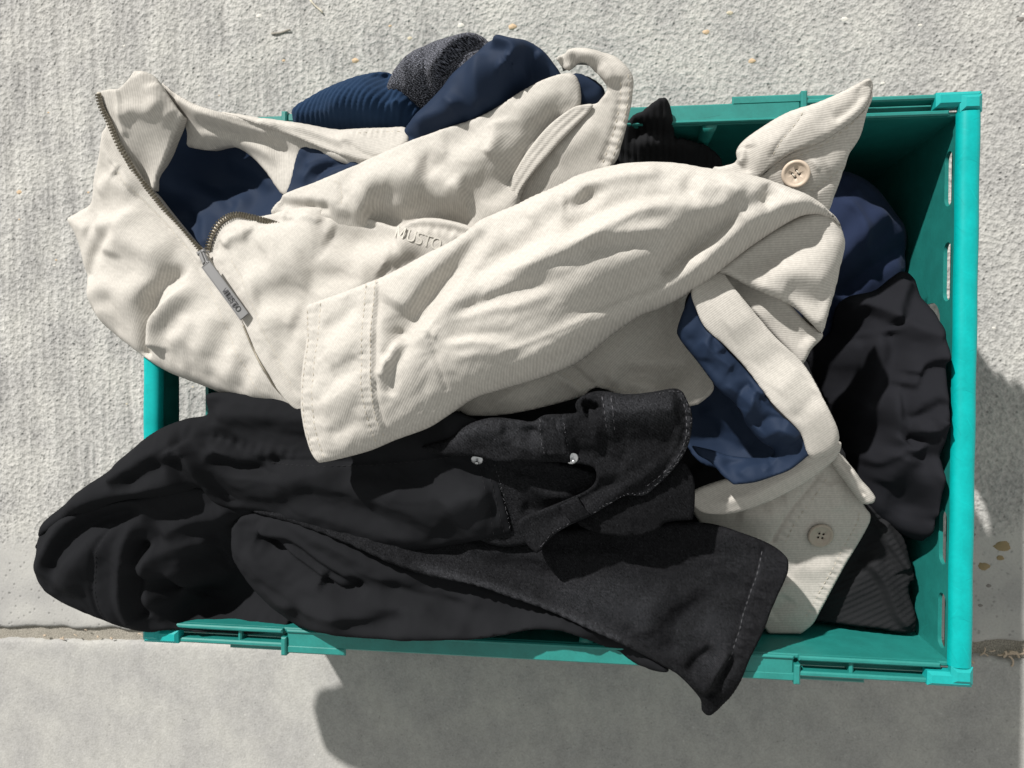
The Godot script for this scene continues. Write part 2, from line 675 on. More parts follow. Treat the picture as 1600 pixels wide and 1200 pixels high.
	# mesh: whole cells inside, cut cells along the outline, the edge rolled under
	var id := PackedInt32Array()
	id.resize(n)
	id.fill(-1)
	var cutx := id.duplicate()
	var cutz := id.duplicate()
	var pos := PackedVector3Array()
	var roll := PackedFloat32Array()
	var tint := PackedFloat32Array()
	var drop: float = d.get("drop", 1.0)
	var rim := PackedByteArray()
	for v in n:
		if not USE[v]: continue
		if IN[v]:
			var y := H[v]
			var r := maxf(ER[v], 1.7 * c)
			if ER[v] > 0.3 and D[v] < r:
				var q := 1.0 - D[v] / r
				y -= ER[v] * drop * (1.0 - sqrt(maxf(0.0, 1.0 - q * q)))
			id[v] = pos.size()
			pos.append(Vector3(X[v] + DX[v], y, Z[v] + DZ[v]) * 0.001)
			roll.append(ER[v])
			tint.append(TINT[v])
			rim.append(0)
		for way in 2:
			var e := v + (1 if way == 0 else nx)
			if (way == 0 and v % nx == nx - 1) or e >= n or not USE[e] or IN[v] == IN[e]: continue
			var t := clampf(D[v] / maxf(D[v] + D[e], 1e-5), 0.04, 0.96)
			var er := lerpf(ER[v], ER[e], t)
			var y := lerpf(H[v], H[e], t) - (er * drop if er > 0.3 else 0.0)
			if way == 0: cutx[v] = pos.size()
			else: cutz[v] = pos.size()
			pos.append(Vector3(lerpf(X[v], X[e], t), y, lerpf(Z[v], Z[e], t)) * 0.001)
			roll.append(er)
			tint.append(lerpf(TINT[v], TINT[e], t))
			rim.append(1)
	var idx := PackedInt32Array()
	var edges := {}
	for j in nz - 1:
		for i in nx - 1:
			var v := j * nx + i
			var q := [v, v + 1, v + nx + 1, v + nx]
			var ins: int = IN[v] + IN[v + 1] + IN[v + nx + 1] + IN[v + nx]
			if ins == 0: continue
			if ins == 4:
				var A := id[v]
				var B := id[v + 1]
				var C := id[v + nx + 1]
				var E := id[v + nx]
				if absf(pos[A].y - pos[C].y) > absf(pos[B].y - pos[E].y): idx.append_array([A, B, E, B, C, E])
				else: idx.append_array([A, B, C, A, C, E])
				continue
			var cuts := [cutx[v], cutz[v + 1], cutx[v + nx], cutz[v]]
			var poly: Array[int] = []
			for k in 4:
				if IN[q[k]]: poly.append(id[q[k]])
				if IN[q[k]] != IN[q[(k + 1) % 4]] and cuts[k] >= 0: poly.append(cuts[k])
			var m0 := poly.size()
			for k in range(1, m0 - 1): idx.append_array([poly[0], poly[k], poly[k + 1]])
			for k in m0:
				var g0 := poly[k]
				var g1 := poly[(k + 1) % m0]
				if rim[g0] and rim[g1]: edges[g0 * 1000000 + g1] = true
	var nor := PackedVector3Array()
	nor.resize(pos.size())
	# hems: the cloth's own thickness, or a fold that goes on down and under
	var under := {}
	var th: float = d.get("th", 1.3)
	var sk: float = d.get("sk", 14.0)
	var out_x := {}
	for key in edges:
		var a: int = key / 1000000
		var b: int = key % 1000000
		var e := pos[b] - pos[a]
		var q := Vector3(-e.z, 0, e.x).normalized()   # points inwards
		for s in [a, b]: out_x[s] = out_x.get(s, Vector3()) + q
	for key in edges:
		var a: int = key / 1000000
		var b: int = key % 1000000
		for s in [a, b]:
			if not under.has(s):
				var k := clampf(roll[s] / 3.0, 0.0, 1.0)
				var dp := lerpf(th, sk, k)
				under[s] = pos.size()
				pos.append(pos[s] + (Vector3(0, -dp, 0) + out_x[s].normalized() * dp * 0.35 * k) * 0.001)
				tint.append(tint[s])
		idx.append_array([b, a, under[a], b, under[a], under[b]])
	nor.resize(pos.size())
	for t in range(0, idx.size(), 3):
		var fn := (pos[idx[t + 2]] - pos[idx[t]]).cross(pos[idx[t + 1]] - pos[idx[t]])
		for s in 3: nor[idx[t + s]] += fn
	var uvs := PackedVector2Array()
	var cols := PackedColorArray()
	var ua: float = deg_to_rad(d.get("a", 0.0))
	var ts: float = d.get("t", 14.0) * 0.001
	var bt: float = d.get("tint", 1.0)
	var mot := noise(7, 0.02, 3)
	for s in pos.size():
		nor[s] = nor[s].normalized()
		var p := pos[s]
		uvs.append(Vector2(p.x * cos(ua) + p.z * sin(ua) + 0.22 * p.y, -p.x * sin(ua) + p.z * cos(ua) + 0.15 * p.y) / ts)
		var k := clampf(bt * (1.0 + 0.06 * mot.get_noise_2d(p.x * 1000.0, p.z * 1000.0)) + tint[s], 0.0, 1.0)
		cols.append(Color(k, k, k))
	var arr := []
	arr.resize(Mesh.ARRAY_MAX)
	arr[Mesh.ARRAY_VERTEX] = pos
	arr[Mesh.ARRAY_NORMAL] = nor
	arr[Mesh.ARRAY_TEX_UV] = uvs
	arr[Mesh.ARRAY_COLOR] = cols
	arr[Mesh.ARRAY_INDEX] = idx
	var am := ArrayMesh.new()
	am.add_surface_from_arrays(Mesh.PRIMITIVE_TRIANGLES, arr)
	var node := put(parent, called, am, m)
	if d.has("label"): node.set_meta("label", d.label)
	return {"x0": x0, "z0": z0, "c": c, "nx": nx, "nz": nz, "H": H, "U": USE, "node": node}


func buckle(H: PackedFloat32Array, X: PackedFloat32Array, Z: PackedFloat32Array, DX: PackedFloat32Array, DZ: PackedFloat32Array, D: PackedFloat32Array, IN: PackedByteArray, USE: PackedByteArray, nx: int, nz: int, c: float, slack: Array) -> void:
	var m := maxi(2, roundi(slack[5] / c))
	var cx := (nx - 1) / m + 1
	var cz := (nz - 1) / m + 1
	var n := cx * cz
	var PX := PackedFloat32Array()
	PX.resize(n)
	var PY := PX.duplicate()
	var PZ := PX.duplicate()
	var H0 := PX.duplicate()
	var W := PX.duplicate()
	var ON := PackedByteArray()
	ON.resize(n)
	var rng := RandomNumberGenerator.new()
	rng.seed = 77 + nx * 13 + nz
	for j in cz:
		for i in cx:
			var v := j * m * nx + i * m
			var k := j * cx + i
			if not USE[v]: continue
			ON[k] = 1
			PX[k] = X[v]
			PZ[k] = Z[v]
			PY[k] = H[v] + rng.randf_range(-0.25, 0.25)
			H0[k] = H[v]
			W[k] = 1.0 if IN[v] and D[v] > 1.2 * m * c else 0.0
	var dir := deg_to_rad(slack[2])
	var ax := cos(dir)
	var az := sin(dir)
	var CI := PackedInt32Array()
	var CJ := PackedInt32Array()
	var CL := PackedFloat32Array()
	var CK := PackedFloat32Array()
	for j in cz:
		for i in cx:
			var k := j * cx + i
			if not ON[k]: continue
			for q in [[1, 0, 1.0], [0, 1, 1.0], [1, 1, 0.5], [-1, 1, 0.5], [2, 0, 0.5], [0, 2, 0.5], [3, 0, 0.3], [0, 3, 0.3], [2, 2, 0.3], [-2, 2, 0.3]]:
				var ii: int = i + q[0]
				var jj: int = j + q[1]
				if ii < 0 or ii >= cx or jj >= cz: continue
				var e := jj * cx + ii
				if not ON[e]: continue
				var dx := PX[e] - PX[k]
				var dy := H0[e] - H0[k]
				var dz := PZ[e] - PZ[k]
				var ln := sqrt(dx * dx + dy * dy + dz * dz)
				var u := (dx * ax + dz * az) / ln
				var t := (-dx * az + dz * ax) / ln
				CI.append(k)
				CJ.append(e)
				CL.append(ln * (1.0 + slack[0] * u * u + slack[1] * t * t))
				CK.append(q[2])
	var cn := CI.size()
	var mem: float = slack[4]
	for round in int(slack[3]):
		for q in cn:
			var i := CI[q]
			var j := CJ[q]
			var wi := W[i]
			var wj := W[j]
			var ws := wi + wj
			if ws == 0.0: continue
			var dx := PX[j] - PX[i]
			var dy := PY[j] - PY[i]
			var dz := PZ[j] - PZ[i]
			var ln := sqrt(dx * dx + dy * dy + dz * dz)
			var k := CK[q] * (ln - CL[q]) / (ln * ws)
			dx *= k
			dy *= k
			dz *= k
			PX[i] += wi * dx
			PY[i] += wi * dy
			PZ[i] += wi * dz
			PX[j] -= wj * dx
			PY[j] -= wj * dy
			PZ[j] -= wj * dz
		for k in n:
			if W[k] > 0.0:
				PY[k] += (H0[k] - PY[k]) * mem
	# what moved, carried over to the fine mesh
	var bx := PackedFloat32Array()
	bx.resize(n)
	var by := bx.duplicate()
	var bz := bx.duplicate()
	for j in cz:
		for i in cx:
			var k := j * cx + i
			if W[k] > 0.0:
				bx[k] = clampf(PX[k] - X[j * m * nx + i * m], -0.45 * m * c, 0.45 * m * c)
				by[k] = PY[k] - H0[k]
				bz[k] = clampf(PZ[k] - Z[j * m * nx + i * m], -0.45 * m * c, 0.45 * m * c)
	var wt := PackedFloat32Array()
	for s in m:
		var f := float(s) / m
		wt.append_array([-0.5 * f + f * f - 0.5 * f * f * f, 1.0 - 2.5 * f * f + 1.5 * f * f * f, 0.5 * f + 2.0 * f * f - 1.5 * f * f * f, -0.5 * f * f + 0.5 * f * f * f])
	for j in nz:
		var j0 := j / m
		var fj := (j % m) * 4
		for i in nx:
			var v := j * nx + i
			if not IN[v]: continue
			var i0 := i / m
			var fi := (i % m) * 4
			var sx := 0.0
			var sy := 0.0
			var sz := 0.0
			for b in 4:
				var row := clampi(j0 - 1 + b, 0, cz - 1) * cx
				for a in 4:
					var w := wt[fj + b] * wt[fi + a]
					var k := row + clampi(i0 - 1 + a, 0, cx - 1)
					sx += w * bx[k]
					sy += w * by[k]
					sz += w * bz[k]
			DX[v] = sx
			H[v] += sy
			DZ[v] = sz


# Height of a sheet's surface, and its normal (metres in, metres out).
func on(s: Dictionary, x: float, z: float) -> Vector3:
	var gx: float = clampf((x * 1000.0 - s.x0) / s.c, 0.0, s.nx - 1.01)
	var gz: float = clampf((z * 1000.0 - s.z0) / s.c, 0.0, s.nz - 1.01)
	var i := int(gx)
	var j := int(gz)
	var v: int = j * s.nx + i
	var sum := 0.0
	var wt := 0.0
	for q in [[0, (1 - gx + i) * (1 - gz + j)], [1, (gx - i) * (1 - gz + j)], [s.nx, (1 - gx + i) * (gz - j)], [s.nx + 1, (gx - i) * (gz - j)]]:
		if s.U[v + q[0]]:
			sum += s.H[v + q[0]] * (q[1] + 1e-5)
			wt += q[1] + 1e-5
	return Vector3(x, 0.001 * sum / maxf(wt, 1e-6), z)


func normal_on(s: Dictionary, x: float, z: float, r := 0.003) -> Vector3:
	var a := on(s, x + r, z) - on(s, x - r, z)
	var b := on(s, x, z + r) - on(s, x, z - r)
	return b.cross(a).normalized()


# Runs of thread along a line drawn on a sheet.
func stitches(s: Dictionary, m: Material, lines: Array, length := 2.4, gap := 1.0, wide := 0.55, lift := 0.12, loose := 0.0) -> void:
	var rng := RandomNumberGenerator.new()
	rng.seed = 31
	var stop := length
	var st := SurfaceTool.new()
	st.begin(Mesh.PRIMITIVE_TRIANGLES)
	var any := false
	for line in lines:
		var F := spline(PackedFloat32Array(line), 2, false, [], 0.5)
		var run := 0.0
		var start := Vector3()
		var open := false
		for i in F.size() / 2 - 1:
			run += sqrt((F[i * 2 + 2] - F[i * 2]) ** 2 + (F[i * 2 + 3] - F[i * 2 + 1]) ** 2)
			var p := on(s, F[i * 2 + 2] * 0.001, F[i * 2 + 3] * 0.001) + Vector3(rng.randf_range(-loose, loose) * 0.001, lift * 0.001, rng.randf_range(-loose, loose) * 0.001)
			if not open:
				if run > gap:
					start = p
					open = true
					run = 0.0
			elif run > stop:
				stop = length * (1.0 + loose * rng.randf_range(-0.6, 0.6))
				any = true
				var dir := (p - start).normalized()
				var side := Vector3(-dir.z, 0, dir.x).normalized() * wide * 0.0005
				var up := Vector3(0, wide * 0.0006, 0)
				var mid0 := start.lerp(p, 0.2) + up
				var mid1 := start.lerp(p, 0.8) + up
				for t in [[start, mid0, start.lerp(p, 0.25) + side], [start, start.lerp(p, 0.25) - side, mid0], [mid0, mid1, p.lerp(start, 0.25) + side], [mid0, p.lerp(start, 0.25) + side, start.lerp(p, 0.25) + side],
						[mid0, start.lerp(p, 0.25) - side, p.lerp(start, 0.25) - side], [mid0, p.lerp(start, 0.25) - side, mid1], [mid1, p, p.lerp(start, 0.25) + side], [mid1, p.lerp(start, 0.25) - side, p]]:
					for q in t: st.add_vertex(q)
				open = false
				run = -loose * gap * 3.0 * rng.randf() * rng.randf()
	if not any: return
	st.generate_normals()
	var o := put(s.node, "stitching", st.commit(), m)
	o.set_meta("kind", "stuff")


func box_into(st: SurfaceTool, t: Transform3D, size: Vector3, bevel := 0.0) -> void:
	# a box with chamfered top edges
	var h := size * 0.5
	var b := minf(bevel, minf(h.x, minf(h.y, h.z)) * 0.9)
	var ring := func(e: float, y: float) -> Array:
		return [Vector3(-h.x + e, y, -h.z + e), Vector3(h.x - e, y, -h.z + e), Vector3(h.x - e, y, h.z - e), Vector3(-h.x + e, y, h.z - e)]
	var rings := [ring.call(b, -h.y), ring.call(0.0, -h.y + b), ring.call(0.0, h.y - b), ring.call(b, h.y)] if b > 0 else [ring.call(0.0, -h.y), ring.call(0.0, h.y)]
	var tri := func(a: Vector3, c: Vector3, e: Vector3) -> void:
		st.add_vertex(t * a)
		st.add_vertex(t * c)
		st.add_vertex(t * e)
	for r in rings.size() - 1:
		for k in 4:
			var a: Vector3 = rings[r][k]
			var c: Vector3 = rings[r][(k + 1) % 4]
			var e: Vector3 = rings[r + 1][(k + 1) % 4]
			var g: Vector3 = rings[r + 1][k]
			tri.call(a, g, e)
			tri.call(a, e, c)
	var top: Array = rings[-1]
	tri.call(top[0], top[1], top[2])
	tri.call(top[0], top[2], top[3])
	var low: Array = rings[0]
	tri.call(low[0], low[2], low[1])
	tri.call(low[0], low[3], low[2])


func boxes(parent: Node, called: String, m: Material, list: Array, bevel := 0.0006) -> MeshInstance3D:
	# each: [centre, size]
	var st := SurfaceTool.new()
	st.begin(Mesh.PRIMITIVE_TRIANGLES)
	st.set_smooth_group(-1)
	for b in list: box_into(st, Transform3D(Basis(), b[0]), b[1], bevel)
	st.generate_normals()
	return put(parent, called, st.commit(), m)


# A surface of revolution round y: profile of (radius, height).
func lathe(profile: PackedVector2Array, seg := 28) -> ArrayMesh:
	var st := SurfaceTool.new()
	st.begin(Mesh.PRIMITIVE_TRIANGLES)
	for i in profile.size() - 1:
		for k in seg:
			var a := TAU * k / seg
			var b := TAU * (k + 1) / seg
			var p := [Vector3(cos(a) * profile[i].x, profile[i].y, sin(a) * profile[i].x), Vector3(cos(b) * profile[i].x, profile[i].y, sin(b) * profile[i].x),
				Vector3(cos(b) * profile[i + 1].x, profile[i + 1].y, sin(b) * profile[i + 1].x), Vector3(cos(a) * profile[i + 1].x, profile[i + 1].y, sin(a) * profile[i + 1].x)]
			for t in [0, 2, 1, 0, 3, 2]: st.add_vertex(p[t])
	st.index()
	st.generate_normals()
	return st.commit()


func tube_mesh(path: PackedVector3Array, radius: float, seg := 8, flat := 1.0) -> ArrayMesh:
	var st := SurfaceTool.new()
	st.begin(Mesh.PRIMITIVE_TRIANGLES)
	var rings: Array = []
	for i in path.size():
		var dir := (path[mini(i + 1, path.size() - 1)] - path[maxi(i - 1, 0)]).normalized()
		var up := Vector3.UP if absf(dir.y) < 0.9 else Vector3.RIGHT
		var sx := dir.cross(up).normalized()
		var sy := sx.cross(dir)
		var ring: Array = []
		for k in seg: ring.append(path[i] + (sx * cos(TAU * k / seg) + sy * sin(TAU * k / seg) * flat) * radius)
		rings.append(ring)
	for i in rings.size() - 1:
		for k in seg:
			var a: Vector3 = rings[i][k]
			var b: Vector3 = rings[i][(k + 1) % seg]
			var e: Vector3 = rings[i + 1][(k + 1) % seg]
			var g: Vector3 = rings[i + 1][k]
			for q in [a, b, e, a, e, g]: st.add_vertex(q)
	for cap in [0, rings.size() - 1]:
		for k in range(1, seg - 1):
			for q in ([rings[cap][0], rings[cap][k + 1], rings[cap][k]] if cap == 0 else [rings[cap][0], rings[cap][k], rings[cap][k + 1]]): st.add_vertex(q)
	st.index()
	st.generate_normals()
	return st.commit()


func basis_on(up: Vector3, along: Vector3) -> Basis:
	var z := up.cross(along).normalized() * -1.0
	var x := up.cross(z).normalized()
	if x.dot(along) < 0: x = -x
	z = x.cross(up)
	return Basis(x, up, z)


# ---------------------------------------------------------------- the crate
func build_crate() -> void:
	var crate := thing("crate", "teal plastic crate with bright turquoise swing bars standing on the concrete", "crate")
	# end walls with vent slots and a hand hole
	for s in [-1.0, 1.0]:
		var wall := CSGCombiner3D.new()
		wall.name = "end_wall"
		crate.add_child(wall, true)
		var slab := CSGBox3D.new()
		slab.name = "panel"
		slab.size = Vector3(0.0026, 0.194, 0.3725)
		slab.position = Vector3(s * 0.2903, 0.1005, 0)
		slab.material = M.crate
		wall.add_child(slab)
		var cuts: Array = [[0.1825, 0.0125, -0.166, -0.128], [0.1825, 0.0125, -0.103, -0.062], [0.1825, 0.0125, 0.084, 0.122], [0.1825, 0.0125, 0.142, 0.181], [0.1495, 0.045, -0.063, 0.063]]
		for q in cuts:
			var r: float = minf(q[1] * 0.5, 0.014)
			for part in 2:
				var b := CSGBox3D.new()
				b.name = "cut"
				b.operation = CSGShape3D.OPERATION_SUBTRACTION
				b.size = Vector3(0.02, q[1] - (0.0 if part == 0 else 2.0 * r), q[3] - q[2] - (2.0 * r if part == 0 else 0.0))
				if b.size.y < 0.0005: b.size.y = 0.0005
				b.position = Vector3(s * 0.2903, q[0], 0.5 * (q[2] + q[3]))
				b.material = M.crate
				wall.add_child(b, true)
			for e in [[q[2] + r, q[0] + q[1] * 0.5 - r], [q[3] - r, q[0] + q[1] * 0.5 - r], [q[2] + r, q[0] - q[1] * 0.5 + r], [q[3] - r, q[0] - q[1] * 0.5 + r]]:
				var cy := CSGCylinder3D.new()
				cy.name = "cut"
				cy.operation = CSGShape3D.OPERATION_SUBTRACTION
				cy.radius = r
				cy.height = 0.02
				cy.sides = 20
				cy.rotation.z = PI / 2
				cy.position = Vector3(s * 0.2903, e[1], e[0])
				cy.material = M.crate
				wall.add_child(cy, true)
		boxes(crate, "end_rim", M.crate, [[Vector3(s * 0.2985, 0.179, 0), Vector3(0.0022, 0.026, 0.372)]])
		boxes(crate, "end_lip", M.crate, [[Vector3(s * 0.2903, 0.1985, 0), Vector3(0.0034, 0.004, 0.3704)]])
		# the swing bar, folded down on the end, with its cranked ends
		var path := PackedVector3Array()
		for i in 41:
			var z := lerpf(-0.187, 0.187, i / 40.0)
			path.append(Vector3(s * 0.2942, 0.1975 + 0.0004 * sin(i * 0.9), z))
		put(crate, "swing_bar", bar_mesh(path, 0.0074), M.bar)
		for e in [-1.0, 1.0]:
			var st := SurfaceTool.new()
			st.begin(Mesh.PRIMITIVE_TRIANGLES)
			st.set_smooth_group(-1)
			box_into(st, Transform3D(Basis(), Vector3(s * 0.2872, 0.1965, e * 0.1958)), Vector3(0.0285, 0.0125, 0.0098), 0.0022)
			box_into(st, Transform3D(Basis(), Vector3(s * 0.2945, 0.1995, e * 0.1925)), Vector3(0.0140, 0.0110, 0.0120), 0.003)
			box_into(st, Transform3D(Basis(), Vector3(s * 0.299, 0.194, e * 0.183)), Vector3(0.003, 0.018, 0.03), 0.001)
			st.generate_normals()
			put(crate, "bar_end", st.commit(), M.bar_end)
	# long walls: inner skin, outer skirt, and the recessed channels for the bar arms near the corners
	for e in [-1.0, 1.0]:
		boxes(crate, "side_wall", M.crate, [[Vector3(0, 0.100, e * 0.1872), Vector3(0.5830, 0.193, 0.0032)]], 0.0008)
		var rim: Array = [
			[Vector3(0, 0.1955, e * 0.1935), Vector3(0.372, 0.0040, 0.0128)],
			[Vector3(0, 0.1860, e * 0.1990), Vector3(0.372, 0.0180, 0.0026)],
			[Vector3(0, 0.1980, e * 0.1874), Vector3(0.372, 0.0030, 0.0026)]]
		for s in [-1.0, 1.0]:
			rim.append_array([
				[Vector3(s * 0.2355, 0.1975, e * 0.1874), Vector3(0.093, 0.0052, 0.0034)],
				[Vector3(s * 0.2355, 0.1825, e * 0.1935), Vector3(0.093, 0.0024, 0.0100)],
				[Vector3(s * 0.2370, 0.1925, e * 0.1986), Vector3(0.096, 0.0130, 0.0036)],
				[Vector3(s * 0.1880, 0.1935, e * 0.1990), Vector3(0.0042, 0.0135, 0.0140)],
				[Vector3(s * 0.2120, 0.1915, e * 0.2020), Vector3(0.046, 0.0026, 0.0060)],
				[Vector3(s * 0.1650, 0.1965, e * 0.2015), Vector3(0.050, 0.0030, 0.0060)],
				[Vector3(s * 0.2250, 0.1905, e * 0.1935), Vector3(0.0030, 0.012, 0.0090)]])
		boxes(crate, "side_rim", M.crate, rim, 0.0010)
		for gx in [-0.125, -0.043, 0.041, 0.125]:
			var st := SurfaceTool.new()
			st.begin(Mesh.PRIMITIVE_TRIANGLES)
			for k in 12:
				var a := PI * k / 12.0
				var b := PI * (k + 1) / 12.0
				var r := 0.0052
				var c := Vector3(gx, 0.1962, e * 0.1856)
				var pa := c + Vector3(cos(a) * r, 0, -e * sin(a) * r)
				var pb := c + Vector3(cos(b) * r, 0, -e * sin(b) * r)
				for q in [c, pa, pb, pa, pa + Vector3(0, -0.08, e * 0.004), pb, pb, pa + Vector3(0, -0.08, e * 0.004), pb + Vector3(0, -0.08, e * 0.004)]: st.add_vertex(q)
			st.generate_normals()
			put(crate, "rib", st.commit(), M.crate)
	boxes(crate, "floor_panel", M.crate, [[Vector3(0, 0.006, 0), Vector3(0.5770, 0.006, 0.3708)]])


func bar_mesh(path: PackedVector3Array, r: float) -> ArrayMesh:
	# a half-round moulding, flat beneath
	var st := SurfaceTool.new()
	st.begin(Mesh.PRIMITIVE_TRIANGLES)
	var seg := 18
	var prof: Array = []
	for k in seg + 1:
		var a := PI * k / seg
		var q := 0.78
		prof.append(Vector2(signf(cos(a)) * pow(absf(cos(a)), q) * r, pow(sin(a), q) * r * 0.95))
	prof.append(Vector2(-r * 0.8, -0.003))
	prof.append(Vector2(r * 0.8, -0.003))
	var n := prof.size()
	for i in path.size() - 1:
		for k in n:
			var a: Vector2 = prof[k]
			var b: Vector2 = prof[(k + 1) % n]
			var p0 := path[i]
			var p1 := path[i + 1]
			st.set_smooth_group(0 if k < seg else -1)
			for q in [p0 + Vector3(a.x, a.y, 0), p0 + Vector3(b.x, b.y, 0), p1 + Vector3(b.x, b.y, 0), p0 + Vector3(a.x, a.y, 0), p1 + Vector3(b.x, b.y, 0), p1 + Vector3(a.x, a.y, 0)]: st.add_vertex(q)
	st.generate_normals()
	return st.commit()


# ---------------------------------------------------------------- stones and litter on the ground
func scatter_stones() -> void:
	var slab := get_node("concrete_slab")
	var back := Transform3D(Basis(Vector3.UP, TURN), Vector3()).affine_inverse()
	var meshes := [pebble(1, 0.35), pebble(2, 0.4), pebble(3, 0.3), pebble(4, 0.4)]
	var tones := [lin(0.22, 0.17, 0.09), lin(0.46, 0.34, 0.22), lin(0.55, 0.53, 0.49), lin(0.16, 0.15, 0.14), lin(0.45, 0.4, 0.3)]
	var mats: Array = []
	for t in tones: mats.append(mat(t, 0.7, 0.4))
	var rng := RandomNumberGenerator.new()
	rng.seed = 5
	# [x, z, radius in mm, tone]
	var list: Array = [[414.4, 145.9, 6.2, 0], [412.4, 157.1, 3.2, 0], [398.8, 165.3, 4.6, 0], [-201.5, -323.7, 3.2, 1], [-42.0, -349.5, 3.5, 1], [-83.4, -324.6, 3, 2], [-303.6, -374.1, 3, 2], [144.0, -335.0, 3, 1], [186.8, -305.9, 3, 1], [-575.4, -200.9, 3, 1], [388.5, 136.2, 2.5, 3], [402.9, 182.9, 2.2, 3], [396.1, 201.5, 2, 3], [270.0, -340.4, 3, 2], [-93.2, -353.4, 3.2, 2], [165.8, -352.0, 2.5, 4], [251.0, -261.3, 2.6, 4], [422.0, -332.4, 3, 3], [-145.2, -343.4, 2.4, 4]]
	for i in 110:
		var x := rng.randf_range(-0.62, 0.6)
		var z := rng.randf_range(-0.45, 0.12)
		list.append([x * 1000.0, z * 1000.0, rng.randf_range(0.8, 1.8), [2, 2, 4, 1, 3][rng.randi() % 5]])
	for q in list:
		var p := Vector3(q[0], 0, q[1]) * 0.001
		if absf(p.x) < 0.285 and absf(p.z) < 0.18: continue
		var r: float = q[2] * 0.001
		var t := Transform3D(Basis(Vector3.UP, rng.randf() * TAU).scaled(Vector3(r * 1.25, r, r * 0.85)), p + Vector3(0, -r * 0.12, 0))
		put(slab, "stone", meshes[rng.randi() % 4], mats[int(q[3])], back * t)
	# dry litter in the joint beyond the right-hand end of the crate
	var st := SurfaceTool.new()
	st.begin(Mesh.PRIMITIVE_TRIANGLES)
	for i in 34:
		var x := rng.randf_range(0.352, 0.46) if i < 26 else rng.randf_range(-0.55, -0.42)
		var z := JOINT + rng.randf_range(-0.006, 0.006) - (x * TURN)
		var path := PackedVector3Array()
		var a := rng.randf_range(-0.9, 0.9)
		var len := rng.randf_range(0.004, 0.013) * (1.0 if i < 26 else 0.5)
		var bend := rng.randf_range(-2.0, 2.0)
		var p := Vector3(x, -0.001 + rng.randf() * 0.002, z)
		for k in 6:
			path.append(p)
			p += Vector3(cos(a), rng.randf_range(-0.1, 0.14), sin(a)) * len / 5.0
			a += bend * 0.2
		st.append_from(tube_mesh(path, rng.randf_range(0.0005, 0.0014), 5, 0.5), 0, Transform3D())
	st.generate_normals()
	tag(put(self, "plant_litter", st.commit(), mat(lin(0.42, 0.34, 0.26), 0.9)), "dry twisted plant scraps caught in the joint between the slabs", "plant litter", "", "stuff")
	# a twig and a straw lying on the slab above the crate
	for q in [[-0.2898, -0.3551, -0.2692, -0.3567, "short grey twig lying on the concrete beyond the jacket collar", 0.0011, lin(0.26, 0.24, 0.21)], [-0.2488, -0.3873, -0.2352, -0.3723, "pale dry straw lying on the concrete at the upper edge behind the jacket collar", 0.0009, lin(0.5, 0.46, 0.38)]]:
		var a := Vector3(q[0], 0.001, q[1])
		var b := Vector3(q[2], 0.0014, q[3])
		var path := PackedVector3Array()
		for k in 7: path.append(a.lerp(b, k / 6.0) + Vector3(0, 0.0006 * sin(k * 1.4), 0.0008 * sin(k * 0.9)))
		tag(put(self, numbered("twig"), tube_mesh(path, q[5], 6, 0.7), mat(q[6], 0.9)), q[4], "twig")


# ---------------------------------------------------------------- trimmings
func zip_run(parent: Node3D, pts: Array) -> void:
	var flat := PackedFloat32Array()
	for p in pts: flat.append_array([p.x * 1000.0, p.z * 1000.0, p.y * 1000.0])
	var F := spline(flat, 3, false, [], 0.4)
	var st := SurfaceTool.new()
	st.begin(Mesh.PRIMITIVE_TRIANGLES)
	var run := 0.0
	var tape := PackedVector3Array()
	for i in F.size() / 3 - 1:
		var a := Vector3(F[i * 3], F[i * 3 + 2], F[i * 3 + 1]) * 0.001
		var b := Vector3(F[i * 3 + 3], F[i * 3 + 5], F[i * 3 + 4]) * 0.001
		run += a.distance_to(b) * 1000.0
		if i % 4 == 0: tape.append(a + Vector3(0, -0.0012, 0))
		if run > 2.0:
			run = 0.0
			var dir := (b - a).normalized()
			var side := Vector3(-dir.z, 0, dir.x).normalized()
			var bs := Basis(side, dir.cross(side) * -1.0, dir)
			box_into(st, Transform3D(bs, a), Vector3(0.0042, 0.0019, 0.00115), 0.0004)
	st.generate_normals()
	put(parent, "zip_teeth", st.commit(), M.zip).set_meta("kind", "stuff")
	put(parent, "zip_tape", tube_mesh(tape, 0.0015, 8, 0.6), M.thread)


func zip_line(parent: Node3D, s: Dictionary, line: Array) -> void:
	# the closed part of the zip: a thin dark gap where the two fronts meet
	var F := spline(PackedFloat32Array(line), 2, false, [], 1.5)
	var path := PackedVector3Array()
	for i in F.size() / 2: path.append(on(s, F[i * 2] * 0.001, F[i * 2 + 1] * 0.001) + Vector3(0, -0.0003, 0))
	put(parent, "closed_zip", tube_mesh(path, 0.0007, 6, 0.7), M.zip)


